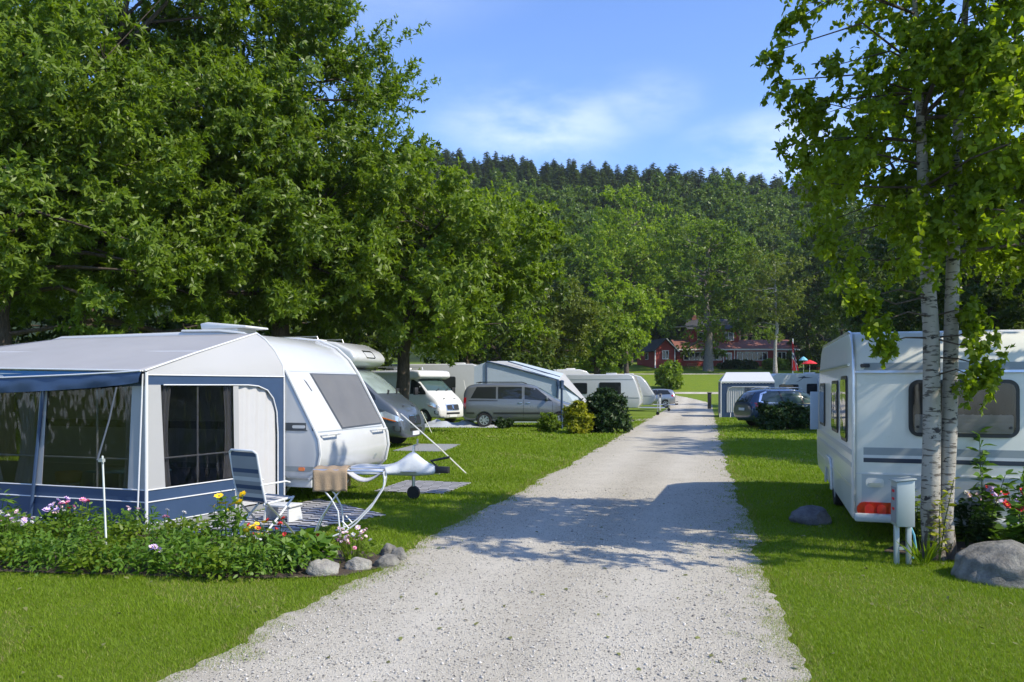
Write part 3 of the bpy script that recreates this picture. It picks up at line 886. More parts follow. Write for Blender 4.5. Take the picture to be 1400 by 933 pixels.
# birch pair by the right-hand caravan
def birch():
    base = np.array([4.46, 8.28, 0]); rg = np.random.default_rng(21)
    th = thing('birch_tree', 'twin white birch stems with black scars under a fresh green crown beside the power post', 'tree', tuple(base), 0)
    c = np.array([1.15, .15, 4.95])
    ex = [at(1212, 468, 8.0) , at(1205, 440, 7.9), at(1190, 405, 7.9), at(1170, 395, 7.8), at(1345, 500, 7.9), at(1338, 518, 7.9), at(1350, 470, 7.9), at(1338, 445, 8.0), at(1330, 420, 8.1),
          at(1060, 70, 8.2), at(1085, 30, 8.2), at(1100, 5, 8.0), at(1075, 110, 8.2), at(1110, 140, 8.2), at(1140, 90, 8.1), at(1095, 200, 8.3), at(1120, 250, 8.3), at(1130, 330, 8.1), at(1160, 350, 8.1), at(1140, 300, 8.2)]
    ex = np.array([np.array(e) for e in ex]) - base
    C = crown_clumps(rg, c, (2.5, 2.3, 2.75), 178, .55, zcut=3.2, lump=.22)
    fr_ = np.stack([rg.uniform(-.55, .7, 22), rg.uniform(-1.0, -.35, 22), rg.uniform(3.0, 6.4, 22)], -1)
    C = np.concatenate([C, fr_]); nC = len(C); C = np.concatenate([C, ex])
    def path(pts): return [np.array(p) for p in pts]
    s1 = path([(-.06, 0, -.08), (-.10, .02, .5), (-.085, .02, 1.3), (-.10, .0, 2.3), (-.14, .05, 3.4), (-.17, .08, 4.6), (-.22, .12, 6.0)])
    s2 = path([(.08, .03, -.08), (.055, .03, .45), (.10, .02, 1.3), (.115, .02, 2.3), (.12, -.02, 3.4), (.17, -.04, 4.8), (.26, -.06, 6.3)])
    r1 = [.118, .094, .086, .080, .066, .045, .02]; r2 = [.105, .080, .074, .071, .06, .045, .02]
    h = len(C) // 2
    order = np.argsort(C[:, 0])
    m1 = limbs(rg, s1, r1, C[order[:h]], c, 7, twig_r=.010, far=.7, stem=False); m2 = limbs(rg, s2, r2, C[order[h:]], c, 8, twig_r=.010, far=.7, stem=False)
    m1.build('branches', M['bark'], th, smooth=60); m2.build('branches', M['bark'], th, smooth=60)
    MB().tube(s1, r1, 16).build('trunk', M['birch'], th, smooth=60); MB().tube(s2, r2, 16).build('trunk', M['birch'], th, smooth=60)
    V, Fq = crown_leaves(rg, C[:nC], c, .39, 24, 19, .072, .047, 6, .8, .25, .75)
    V2, F2 = crown_leaves(rg, C[nC:], c, .24, 16, 14, .072, .047, 6, .9, .5, .75)
    Fq = np.concatenate([Fq, F2 + len(V)]); V = np.concatenate([V, V2])
    link('crown', npmesh('crown', V, Fq, [M['leaf_birch']]), th)
birch()

# shady trees right of the caravan; the ones outside the frame throw the shade on the road
G2 = 'shady trees beyond the right-hand caravan'
for i, (x, y, cz, rr_, rz_, lab) in enumerate([(30, 50, 9.0, 7.0, 8.6, 'dark green tree behind the birch crown, left end of the shady right-hand row'), (31, 33, 9, 6.0, 8.0, 'dark green tree rising behind the roof of the right-hand caravan'),
        (24, 27, 8, 5.0, 6.5, 'dark green tree in the right-hand corner behind the caravan window side'), (33, 52, 9, 7, 8.6, 'dark tree far behind the right-hand caravan'), (19.5, 17.5, 8.5, 4.4, 5.0, 'tree standing out at the far right beside the caravan'), (31, 62, 7.0, 5.0, 6.8, 'dark leafy tree right of the flag and the red parasol')]):
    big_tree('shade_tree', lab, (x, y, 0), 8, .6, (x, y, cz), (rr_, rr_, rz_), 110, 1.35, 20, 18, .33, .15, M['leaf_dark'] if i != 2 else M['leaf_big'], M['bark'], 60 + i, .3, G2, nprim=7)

# trees around the red lodge
def mid_tree(label, u, vtop, vbot, wpx, Y, leaf, seed, bark=None, tr=.35, name='broadleaf_tree', ncl=95, L=.5, W=.27, base_u=None, group='trees around the red lodge', tw=14, per=12, rnd=.8, gap=.5, zb=None):
    x = (u - 700) / F * Y; g = gzf(x, Y)
    zt = EYE + (HOR - vtop) / F * Y; zb = EYE + (HOR - vbot) / F * Y if zb is None else zb
    cz = (zt + zb) / 2; rz_ = (zt - zb) / 2; rx = wpx / 2 / F * Y
    bx = x if base_u is None else (base_u - 700) / F * Y
    sc = rx / 6.5
    return big_tree(name, label, (bx, Y, g), (cz - g) * 1.25, .7, (x, Y, cz), (rx, rx * .9, rz_), ncl, 1.5 * sc * (95 / ncl) ** .33, tw, per, L, W, leaf, bark or M['bark'], seed, tr, group, nprim=7, lump=.25, rnd=rnd)
mid_tree('bright yellow-green tree left of the red gable, lower boughs over its roof', 850, 385, 492, 105, 98, M['leaf_bright'], 101, base_u=857, L=.42, W=.24)
mid_tree('largest bright green crown rising behind the gable of the red annex', 862, 272, 430, 160, 132, M['leaf_bright'], 102, L=.55, W=.3, ncl=120)
mid_tree('tall green tree on a thick twin grey trunk in front of the red lodge', 968, 285, 462, 140, 116, M['leaf_mid'], 103, M['bark_grey'], .62, L=.5, W=.27, ncl=110)
mid_tree('slender pale-stemmed birch in front of the right end of the red lodge', 1060, 330, 458, 100, 108, M['leaf_olive'], 104, M['birch'], .26, 'birch_tree', 70, .36, .18, tw=14, per=10)
mid_tree('olive green feathery tree behind the pale blue tent', 742, 392, 506, 150, 60, M['leaf_olive'], 105, L=.30, W=.12, ncl=110, tw=18)
mid_tree('mid green rounded tree between the olive tree and the bright yellow-green one', 815, 420, 506, 85, 74, M['leaf_mid'], 106, L=.34, W=.17)
mid_tree('mid green tree above the olive tree, left of the large bright crown', 778, 345, 460, 105, 128, M['leaf_wood'], 107)
mid_tree('deep green tree directly behind the red lodge roof', 930, 375, 470, 90, 142, M['leaf_wood'], 108)
mid_tree('green crown behind the lodge between the twin-trunk tree and the birch', 1010, 330, 470, 110, 146, M['leaf_mid'], 109)
mid_tree('deep green tree right of the slender birch, above the flag', 1105, 310, 480, 110, 120, M['leaf_dark'], 110)
mid_tree('dark green tree at the hill foot half hidden by the birch crown', 1175, 270, 480, 130, 110, M['leaf_dark'], 111)
mid_tree('green tree low down behind the roofs of the caravans beside the dark trunk', 655, 400, 500, 130, 88, M['leaf_wood'], 112)
mid_tree('deep green tree left of the olive tree, behind the pale blue tent ridge', 690, 385, 480, 120, 118, M['leaf_wood'], 113)
mid_tree('small deep green tree at the foot of the red annex, left of its side wall', 830, 430, 505, 70, 112, M['leaf_dark'], 114)

# wooded hillside
def conifer_me(seed, h=17, r=3.2):
    rg = np.random.default_rng(seed)
    P = []; A = []; Ls = []
    mb = MB(); mb.tube([(0, 0, -1), (0, 0, h * .5), (0, 0, h * .98)], [.22, .14, .02], 5)
    for i in range(30):
        t = (i + .5) / 30; z = h * (.06 + .93 * t); rr_ = r * (1 - t) ** .62 * rg.uniform(.75, 1.15) + .12
        nb = int(6 + 8 * (1 - t))
        for j in range(nb):
            a = rg.uniform(0, 6.28); rj = rr_ * rg.uniform(.7, 1.15)
            for s in range(3):
                f = (s + .2) / 3
                for side in (-1, 1, 0):
                    d = np.array([math.cos(a + side * .75), math.sin(a + side * .75), -.28])
                    P.append((math.cos(a) * rj * f, math.sin(a) * rj * f, z - .25 * rj * f)); A.append(d); Ls.append(rj * .5)
    V, Fq = leaf_geo(rg, np.array(P), np.array(A), np.array(Ls), np.array(Ls) * .55, 4, 1.0, .35)
    n0 = len(V)
    tv = np.array(mb.v); tf = [f for f in mb.f if len(f) == 4]
    V = np.concatenate([V, tv]); Fq2 = np.concatenate([Fq, np.array(tf) + n0])
    return npmesh('conifer_tree', V, Fq2, [M['leaf_spruce'], M['bark']], np.concatenate([np.zeros(len(Fq)), np.ones(len(tf))]))
def wood_me(seed, r=4.6, h=12):
    rg = np.random.default_rng(seed)
    c = np.array([0, 0, h * .55]); C = crown_clumps(rg, c, (r, r, h * .45), 60, .4, lump=.25)
    V, Fq = crown_leaves(rg, C, c, 1.25, 9, 9, .75, .42, 4, .7, 0, .8)
    mb = MB(); mb.tube([(0, 0, -1), (0, 0, h * .3), (0.2, 0, h * .8)], [.3, .22, .05], 6)
    n0 = len(V); tf = [f for f in mb.f if len(f) == 4]
    return npmesh('hillside_tree', np.concatenate([V, np.array(mb.v)]), np.concatenate([Fq, np.array(tf) + n0]), [M['leaf_wood'], M['bark']], np.concatenate([np.zeros(len(Fq)), np.ones(len(tf))]))
con = [conifer_me(200 + i, 14 + i, 3.0 + .25 * i) for i in range(4)]
wod = [wood_me(220 + i, 4.4 + .3 * i, 11.5 + i) for i in range(4)]
rg = np.random.default_rng(77)
def scatter(n, y0, y1, u0, u1, mind):
    pts = []
    t = 0
    while len(pts) < n and t < 60000:
        t += 1
        y = math.sqrt(rg.uniform(y0 * y0, y1 * y1)); x = (rg.uniform(u0, u1) - 700) / F * y
        if all((x - q[0]) ** 2 + (y - q[1]) ** 2 > mind * mind for q in pts): pts.append((x, y))
    return pts
for x, y in scatter(190, 158, 240, 590, 1160, 5.4):
    o = link('hillside_tree', wod[rg.integers(4)], None, (x, y, gzf(x, y) - .3), rg.uniform(0, 6.28))
    o.scale = [rg.uniform(.8, 1.3)] * 3
    tag(o, 'rounded broadleaf tree in the wood on the lower hillside', 'tree', 'broadleaf trees of the hillside wood')
# the ridge and upper slope
cpts = scatter(205, 232, 348, 590, 1130, 6.0)
ridge = [(rg.uniform(-40, 140), rg.uniform(345, 362)) for _ in range(90)]
for x, y in cpts + ridge:
    o = link('conifer_tree', con[rg.integers(4)], None, (x, y, gzf(x, y) - .4), rg.uniform(0, 6.28))
    s = rg.uniform(.66, .92); o.scale = (s * rg.uniform(1.25, 1.6), s * 1.4, s)
    tag(o, 'dark pointed conifer in the wood on the upper hillside and ridge', 'tree', 'conifers of the hillside wood')
# ------------------------------------------------------------------ vehicles
def wheel(parent, x, y, r, w, side, rim=None, spokes=5):
    m = Matrix.Translation((x, y, r)) @ Matrix.Rotation(R(-90 * side), 4, 'X')     # outer face towards y*side
    t = MB().lathe([(r * .62, -w / 2), (r * .93, -w / 2), (r, -w * .33), (r, w * .33), (r * .93, w / 2), (r * .64, w / 2 - .005), (r * .62, w * .3)], 28, m)
    tyre = t.build('wheel', M['rubber'], parent, smooth=40)
    rb = MB().lathe([(r * .64, w * .30), (r * .64, w * .44), (r * .58, w * .44), (r * .55, w * .28), (r * .18, w * .30), (r * .12, w * .40)], 24, m)
    for k in range(spokes):
        a = 2 * PI * k / spokes
        rb.box(m @ Vector((math.cos(a) * r * .36, math.sin(a) * r * .36, w * .36)), (r * .46, r * .15, w * .12), (m.to_3x3() @ Matrix.Rotation(a, 3, 'Z')).to_4x4())
    rb.build('rim', rim or M['silver_trim'], tyre, smooth=40)
    return tyre
def car_body(name, parent, st, mat, wheels, arch_r, half):
    rings = []
    for x, zb, zbl, zr, wb, wbl, wr in st:
        wm = max(wb, wbl) + .015
        w2 = wbl * .42 + wr * .58
        h = [(0, zb), (wb * .8, zb), (wb, zb + .09), (wm, zb * .45 + zbl * .55), (wbl, zbl), (w2, zbl * .42 + zr * .58), (wr, zr - .07), (wr * .72, zr), (0, zr + .015)]
        ring = [(x, a, z) for a, z in h] + [(x, -a, z) for a, z in h[-2:0:-1]]
        rings.append(ring)
    o = MB().loft(rings).build(name, mat, parent, smooth=35, sub=2)
    if wheels:
        c = MB()
        for x in wheels:
            for s in (-1, 1):
                m = Matrix.Translation((x, s * (half - .02), arch_r * .93)) @ Matrix.Rotation(R(90), 4, 'X')
                c.lathe([(arch_r, -.24), (arch_r, .24)], 26, m)
        cut(o, c)
    return o
def mir(poly): return [(-a, b) for a, b in poly][::-1]
def mirror(parent, x, y, z, side, mat):
    b = MB().box((x, y + side * .10, z), (.10, .20, .15))
    return b.build('wing_mirror', mat, parent, smooth=50, bevel=.03)
def plate(body, parent, axis, sign, cy, cz, text):
    p = patch(body, rrect(cy, cz, .50, .115, .015), axis, sign, 'number_plate', M['plate'], parent, .02, .2)
    return p

# ---- grey minivan
def minivan():
    t = thing('minivan', 'grey minivan parked side-on under the pale blue tent beside the gravel road', 'van', at(711, HOR, 35.3) - Vector((0, 0, EYE)), R(-2))
    st = [(-2.46, .42, 1.05, 1.30, .80, .84, .70), (-2.44, .36, 1.10, 1.52, .86, .90, .72), (-2.34, .30, 1.14, 1.76, .90, .93, .74), (-2.12, .27, 1.16, 1.88, .92, .95, .76), (-1.2, .25, 1.18, 1.93, .93, .95, .78),
          (-.1, .25, 1.18, 1.93, .93, .95, .78), (.55, .25, 1.16, 1.88, .93, .95, .76), (1.0, .25, 1.13, 1.66, .93, .94, .74), (1.55, .26, 1.08, 1.30, .93, .93, .76), (1.72, .26, 1.05, 1.20, .92, .92, .78), (2.2, .28, .92, 1.06, .90, .90, .70), (2.46, .32, .76, .92, .84, .82, .60), (2.54, .40, .66, .78, .74, .72, .50)]
    b = car_body('body', t, st, M['van_grey'], (-1.53, 1.72), .37, .93)
    for s in (-1, 1):
        for p in ([(-2.12, 1.27), (-1.02, 1.25), (-1.02, 1.76), (-1.86, 1.75)], [(-.93, 1.25), (.10, 1.24), (.10, 1.76), (-.93, 1.76)], [(.22, 1.23), (1.42, 1.14), (1.30, 1.24), (.72, 1.70), (.22, 1.75)]):
            patch(b, p, 'y', s, 'side_window', M['glass'], t)
        patch(b, [(-2.3, .60), (-1.95, .60), (-1.95, .66), (-2.3, .66)], 'y', s, 'rubbing_strip', M['black'], t, .012)
        patch(b, [(-1.12, .60), (1.30, .60), (1.30, .66), (-1.12, .66)], 'y', s, 'rubbing_strip', M['black'], t, .012)
        patch(b, [(-2.2, 1.155), (-.95, 1.15), (-.95, 1.18), (-2.2, 1.185)], 'y', s, 'door_rail', M['black'], t, .008)
        patch(b, [(-1.1, .27), (1.3, .27), (1.3, .36), (-1.1, .36)], 'y', s, 'sill', M['black'], t, .008)
        for hx in (.02, .36):
            h = MB().box((hx, s * .965, 1.07), (.18, .035, .035)); h.build('door_handle', M['chrome'], t, bevel=.01)
        for lx in (.16,):
            patch(b, [(lx, .4), (lx + .014, .4), (lx + .014, 1.22), (lx, 1.22)], 'y', s, 'door_gap', M['black'], t, .003)
        patch(b, [(1.42, .72), (1.434, .72), (1.434, 1.1), (1.42, 1.1)], 'y', s, 'door_gap', M['black'], t, .003)
        patch(b, [(-2.44, .82), (-2.33, .80), (-2.30, 1.30), (-2.41, 1.30)], 'y', s, 'tail_lamp', M['red_lamp'], t, .012)
        patch(b, [(s * .48, .80), (s * .80, .84), (s * .78, .98), (s * .52, .92)], 'x', 1, 'headlight', M['headlamp'], t, .01)
        for wx in (-1.53, 1.72): wheel(t, wx, s * .82, .325, .21, s, spokes=7)
        mirror(t, 1.18, s * .93, 1.26, s, M['van_grey'])
    patch(b, [(-.72, 1.26), (.72, 1.26), (.62, 1.70), (-.62, 1.70)], 'x', 1, 'windscreen', M['glass_green'], t)
    patch(b, [(-.62, 1.3), (.62, 1.3), (.54, 1.7), (-.54, 1.7)], 'x', -1, 'rear_window', M['glass'], t)
    plate(b, t, 'x', -1, 0, .85, '')
    r_ = MB()
    for s in (-1, 1): r_.tube([(-1.9, s * .70, 1.93), (-1.7, s * .70, 1.97), (.1, s * .70, 1.97), (.3, s * .70, 1.90)], .018, 6)
    r_.build('roof_rails', M['black'], t)
minivan()

# ---- blue estate car
def estate():
    c = at(1082, HOR, 35.0); c.z = 0
    t = thing('estate_car', 'dark blue estate car half hidden by a leafy hedge right of the road', 'car', c, R(10))
    st = [(-2.34, .50, .80, .95, .72, .76, .55), (-2.32, .38, .92, 1.12, .82, .86, .60), (-2.2, .30, 1.0, 1.32, .88, .91, .60), (-1.98, .26, 1.04, 1.58, .90, .92, .60), (-1.6, .24, 1.06, 1.66, .91, .93, .62), (-.6, .22, 1.04, 1.70, .92, .93, .64), (.1, .22, 1.02, 1.66, .92, .93, .64),
          (.6, .22, 1.0, 1.46, .92, .92, .63), (1.05, .23, .98, 1.18, .91, .91, .66), (1.25, .23, .95, 1.09, .91, .90, .68), (1.9, .26, .86, 1.0, .88, .87, .60), (2.25, .30, .72, .86, .80, .80, .50), (2.36, .40, .62, .72, .68, .68, .40)]
    b = car_body('body', t, st, M['car_blue'], (-1.38, 1.42), .375, .91)
    for s in (-1, 1):
        p = [(-1.88, 1.16), (-1.6, 1.10), (.95, 1.06), (1.0, 1.10), (.28, 1.52), (-.3, 1.58), (-1.4, 1.56), (-1.72, 1.44)]
        ring = [(-1.98, 1.13), (-1.62, 1.065), (1.0, 1.025), (1.08, 1.09), (.30, 1.57), (-.3, 1.625), (-1.45, 1.605), (-1.82, 1.47)]
        patch(b, ring, 'y', s, 'chrome_surround', M['chrome'], t, .004)
        patch(b, p, 'y', s, 'side_window', M['glass_green'], t, .009)
        for q in ([(-.93, 1.08), (-.84, 1.08), (-.92, 1.57), (-1.0, 1.57)], [(.0, 1.07), (.09, 1.07), (.02, 1.56), (-.06, 1.57)]):
            patch(b, q, 'y', s, 'window_pillar', M['black'], t, .013)
        patch(b, [(-2.28, .88), (-1.82, .98), (-1.80, 1.06), (-2.24, 1.10)], 'y', s, 'tail_lamp', M['red_lamp'], t, .01)
        patch(b, [(1.85, .74), (2.2, .64), (2.15, .78), (1.9, .87)], 'y', s, 'headlight', M['headlamp'], t, .01)
        patch(b, [(-.98, .24), (1.0, .24), (1.0, .34), (-.98, .34)], 'y', s, 'sill', M['black'], t, .01)
        for gx in (-.9, .05): patch(b, [(gx, .38), (gx + .012, .38), (gx + .012, 1.06), (gx, 1.06)], 'y', s, 'door_gap', M['black'], t, .003)
        for hx in (-.78, .2): MB().box((hx, s * .945, .94), (.18, .03, .03)).build('door_handle', M['chrome'], t, bevel=.01)
        for wx in (-1.38, 1.42): wheel(t, wx, s * .81, .345, .22, s, spokes=5)
        mirror(t, .78, s * .90, 1.12, s, M['car_blue'])
    patch(b, [(-.66, 1.12), (.66, 1.12), (.52, 1.52), (-.52, 1.52)], 'x', -1, 'rear_window', M['glass'], t)
    patch(b, [(-.68, 1.14), (.68, 1.14), (.54, 1.54), (-.54, 1.54)], 'x', 1, 'windscreen', M['glass'], t)
    plate(b, t, 'x', -1, 0, .80, '')
    r_ = MB()
    for s in (-1, 1): r_.tube([(-1.6, s * .55, 1.66), (-1.4, s * .55, 1.72), (.0, s * .55, 1.72), (.2, s * .55, 1.66)], .018, 6)
    r_.build('roof_rails', M['alu'], t)
    tb = MB().tube([(-2.3, 0, .34), (-2.5, 0, .34), (-2.52, 0, .42)], .025, 8); tb.build('tow_bar', M['black'], t)
estate()

# ---- silver hatchback
def hatch(loc, rz, label, mat):
    t = thing('hatchback_car', label, 'car', loc, rz)
    st = [(-2.0, .5, .8, .95, .70, .74, .5), (-1.98, .36, .92, 1.15, .80, .83, .58), (-1.85, .28, .98, 1.40, .85, .87, .58), (-1.5, .24, 1.0, 1.50, .87, .88, .60), (-.5, .22, .98, 1.53, .88, .89, .62), (.1, .22, .96, 1.47, .88, .89, .61),
          (.6, .22, .94, 1.24, .87, .88, .62), (.95, .23, .92, 1.06, .87, .87, .64), (1.6, .25, .82, .95, .84, .83, .56), (1.95, .3, .68, .82, .76, .76, .46), (2.04, .4, .6, .7, .64, .64, .38)]
    b = car_body('body', t, st, mat, (-1.22, 1.24), .36, .87)
    for s in (-1, 1):
        patch(b, [(-1.65, 1.08), (.85, 1.0), (.15, 1.38), (-.5, 1.43), (-1.4, 1.40)], 'y', s, 'side_window', M['glass'], t, .008)
        patch(b, [(-.45, 1.0), (-.37, 1.0), (-.40, 1.43), (-.47, 1.43)], 'y', s, 'window_pillar', M['black'], t, .012)
        patch(b, [(-1.96, .86), (-1.70, .90), (-1.68, 1.04), (-1.94, 1.06)], 'y', s, 'tail_lamp', M['red_lamp'], t, .01)
        patch(b, [(1.6, .70), (1.92, .62), (1.86, .74), (1.62, .80)], 'y', s, 'headlight', M['headlamp'], t, .01)
        for wx in (-1.22, 1.24): wheel(t, wx, s * .77, .325, .2, s)
        mirror(t, .65, s * .86, 1.06, s, mat)
    patch(b, [(-.62, 1.03), (.62, 1.03), (.5, 1.38), (-.5, 1.38)], 'x', -1, 'rear_window', M['glass'], t)
    patch(b, [(-.64, 1.08), (.64, 1.08), (.52, 1.40), (-.52, 1.40)], 'x', 1, 'windscreen', M['glass'], t)
    plate(b, t, 'x', -1, 0, .7, '')
hatch(Vector((11.4, 65.5, .05)), R(168), 'silver hatchback parked beyond the white caravans on the left of the road', M['silver'])

# ---- motorhomes
def motorhome(name, label, nose, rz, paint, cabpaint, H=2.95, over=1, lamp_amber=False):
    f = Vector((math.cos(rz), math.sin(rz), 0))
    t = thing(name, label, 'motorhome', Vector((nose[0], nose[1], 0)) - f * 3.05, rz)
    W = 1.08
    prof = [(-3.0, .48), (.9, .48), (.9, 2.30), (1.2, 2.32), (1.52, 2.44), (1.64, 2.62), (1.48, 2.84), (.95, H), (.4, H + .06), (-2.6, H + .06), (-2.95, H - .1)] if over == 1 else \
           [(-3.0, .48), (1.05, .48), (1.05, 2.12), (1.65, 2.12), (1.95, 2.22), (1.86, 2.5), (1.45, H), (-2.7, H), (-2.95, H - .12)]
    lb = MB().extr(prof, -W, W).build('living_body', paint, t, smooth=50, bevel=.10, seg=4, lim=28)
    st = [(.9, .38, 1.34, 2.34, .92, 1.0, .88), (1.3, .36, 1.36, 2.34, .93, 1.0, .88), (1.75, .34, 1.36, 2.02, .94, 1.0, .88), (2.22, .32, 1.32, 1.62, .95, .98, .88), (2.38, .31, 1.26, 1.49, .95, .97, .86), (2.72, .30, 1.10, 1.30, .94, .95, .80), (2.93, .28, .90, 1.07, .90, .89, .66), (3.02, .30, .72, .82, .84, .80, .5), (3.06, .40, .58, .66, .74, .7, .44)]
    b = car_body('cab', t, st, cabpaint, (2.08,), .39, .95)
    patch(b, [(-.82, 1.58), (.82, 1.58), (.76, 2.24), (-.76, 2.24)], 'x', 1, 'windscreen', M['screen'] if over == 1 else M['glass_green'], t, .008)
    for y0 in (-.35, .3):
        q = patch(b, [(y0 - .02, 1.55), (y0 + .02, 1.55), (y0 + .32, 1.64), (y0 + .31, 1.67)], 'x', 1, 'wiper', M['black'], t, .03)
    patch(b, rrect(0, .80, .86, .28, .05), 'x', 1, 'grille_surround', M['chrome'], t, .014)
    patch(b, rrect(0, .80, .78, .22, .04), 'x', 1, 'grille', M['black'], t, .02)
    em = [(-.05, .71), (-.01, .72), (0, .76), (.03, .72), (.06, .72), (.04, .77), (.05, .83), (.07, .88), (.03, .90), (.0, .92), (-.05, .90), (-.04, .87), (-.08, .86), (-.08, .84), (-.03, .83), (-.06, .80), (-.08, .78), (-.06, .77), (-.03, .78)]
    patch(b, em, 'x', 1, 'emblem', M['chrome'], t, .03)
    patch(b, rrect(0, .53, .9, .09, .03), 'x', 1, 'lower_grille', M['black'], t, .01)
    for k in (-1, 1):
        patch(b, [(k * .44, 1.20), (k * .30, 1.24), (k * .28, 1.21), (k * .42, 1.17)], 'x', 1, 'bonnet_vent', M['black'], t, .006)
    plate(b, t, 'x', 1, 0, .42, '')
    for s in (-1, 1):
        hl = patch(b, [(2.28, 1.02), (2.42, .90), (2.88, .78), (2.98, .80), (2.86, .92), (2.5, 1.08)], 'y', s, 'headlight', M['headlamp'], t, .012, .08)
        patch(b, [(2.36, .93), (2.42, .875), (2.80, .78), (2.82, .80), (2.46, .90)], 'y', s, 'indicator', M['amber'], hl, .02, .08).parent = hl
        patch(b, [(2.75, .50), (2.95, .48), (2.95, .64), (2.72, .66)], 'y', s, 'fog_light', M['black'], t, .01)
        patch(b, [(1.2, 1.42), (2.2, 1.40), (2.15, 1.52), (1.75, 1.90), (1.35, 2.1), (1.2, 2.1)], 'y', s, 'side_window', M['glass'], t, .008)
        wheel(t, 2.08, s * .86, .345, .22, s)
        wheel(t, -1.6, s * .93, .345, .22, s)
        mb = MB().tube([(1.85, s * 1.0, 1.5), (1.88, s * 1.2, 1.52)], .03, 6).box((1.88, s * 1.28, 1.56), (.12, .22, .34)); mb.build('wing_mirror', M['black'], t, bevel=.03)
        patch(lb, rrect(-.6, 1.75, .9, .5, .08), 'y', s, 'side_window', M['glass'], t, .012)
        patch(lb, rrect(-2.2, 1.75, .7, .5, .08), 'y', s, 'side_window', M['glass'], t, .012)
        patch(lb, [(-2.9, 1.1), (.9, 1.1), (.9, 1.24), (-2.9, 1.18)], 'y', s, 'side_stripe', M['grey_stripe'], t, .005)
    if over == 1:
        patch(lb, rrect(0, 2.74, .62, .22, .05), 'x', 1, 'skylight', M['glass'], t, .015)
    else:
        a = MB().box((-.5, -W - .06, H - .12), (3.2, .10, .10)); a.build('awning_roll', M['white_dull'], t, bevel=.03)
    rf = MB().box((-.4, .1, H + .10), (.7, .6, .10)); rf.build('roof_hatch', M['white_dull'], t, bevel=.03)
    rr_ = MB()
    for s in (-.8, .8): rr_.tube([(.3, s, H + .05), (.25, s, H + .18), (-2.3, s, H + .18), (-2.4, s, H + .04)], .018, 6)
    rr_.build('roof_rails', M['alu'], t)
    rr2 = MB().box((-1.6, 0, H + .10), (1.3, .9, .04)); rr2.build('solar_panel', M['glass'], t, bevel=.008)
    return t
motorhome('motorhome', 'grey-fronted motorhome with a white overcab behind the nose of the near caravan', (-2.85, 23.6), R(-15), M['white'], M['steel_grey'], 3.08)
motorhome('motorhome', 'older white motorhome in tree shade left of the grey minivan', (-2.75, 37.2), R(-38), M['white_dull'], M['white_dull'], 2.55, 2)

# ---- caravans
def caravan(label, loc, rz, prof, W=1.1, windows=(), stripes=(), group=None, hitch=True, mat=None, cover=False, stepx=None, bev=.07, rear=None, xw=-.3, roofbits=True, front=None, name='caravan'):
    t = thing(name, label, 'caravan', loc, rz, group)
    mat = mat or M['white']
    b = MB().extr(prof, -W, W).build('body', mat, t, smooth=50, bevel=bev, seg=4, lim=50)
    nose = max(p[0] for p in prof); top = max(p[1] for p in prof)
    for side, x, z, w, h in windows:
        fr = patch(b, rrect(x, z, w + .09, h + .09, .09), 'y', side, 'window', M['black'], t, .014)
        patch(b, rrect(x, z, w, h, .06), 'y', side, 'pane', M['glass'], fr, .024)
    for side, x0, x1, z0, z1, m in stripes:
        patch(b, [(x0, z0), (x1, z0), (x1, z1), (x0, z1)], 'y', side, 'side_stripe', M[m], t, .006)
    for s in (-1, 1):
        wheel(t, xw, s * (W - .16), .32, .19, s)
    if hitch:
        d = MB()
        for s in (-1, 1): d.tube([(nose - .5, s * .55, .46), (nose + 1.15, s * .07, .46)], .035, 6)
        d.tube([(nose + 1.1, 0, .46), (nose + 1.45, 0, .47)], .045, 8)
        d.build('drawbar', M['alu'], t)
        h = MB().box((nose + 1.5, 0, .50), (.22, .09, .10)).tube([(nose + 1.42, 0, .54), (nose + 1.3, 0, .63), (nose + 1.62, 0, .70)], .022, 6)
        h.build('coupling', M['black'], t, bevel=.01)
        j = MB().tube([(nose + .95, .12, .16), (nose + .95, .12, .85)], .028, 8).tube([(nose + .95, .12, .85), (nose + 1.02, .12, .88), (nose + 1.02, .12, .96)], .014, 6)
        jw = j.build('jockey_wheel', M['silver_trim'], t)
        m = Matrix.Translation((nose + .95, .12, .11)) @ Matrix.Rotation(R(90), 4, 'X')
        MB().lathe([(.05, -.035), (.10, -.035), (.11, 0), (.10, .035), (.05, .035)], 18, m).build('tyre', M['rubber'], jw)
    if roofbits:
        MB().box((nose - 1.9, .15, top + .045), (.65, .5, .10)).build('roof_hatch', M['white_dull'], t, bevel=.03)
    return t, b

# near left caravan
CY = R(-18.5); CL = Vector((-5.157, 13.72, 0))
profL = [(-2.78, .42), (2.60, .40), (2.74, .52), (2.80, .78), (2.77, 1.0), (2.70, 1.14), (2.20, 2.02), (2.03, 2.25), (1.78, 2.46), (1.45, 2.60), (1.0, 2.65), (.3, 2.66), (-2.2, 2.64), (-2.6, 2.55), (-2.78, 2.3)]
tL, bL = caravan('white caravan with a round nose and grey window cover joined to the navy awning', CL, CY, profL, 1.10,
    windows=[(-1, -.9, 1.75, 1.2, .55), (1, .2, 1.7, 1.2, .55), (1, -1.6, 1.7, 1.0, .55)],
    stripes=[(-1, -2.7, 2.68, 1.13, 1.25, 'dark_stripe'), (-1, -2.7, 2.70, .52, .60, 'grey_stripe'), (1, -2.7, 2.6, 1.13, 1.25, 'dark_stripe')], bev=.06, hitch=True, roofbits=False)
patch(bL, [(-.45, 2.0), (1.03, 2.0), (1.06, 1.14), (-.31, 1.12)], 'x', 1, 'cover_hem', M['dark_stripe'], tL, .007, .1)
patch(bL, [(-.42, 1.98), (1.0, 1.98), (1.03, 1.16), (-.28, 1.14)], 'x', 1, 'front_window_cover', M['shade_cloth'], tL, .012, .1)
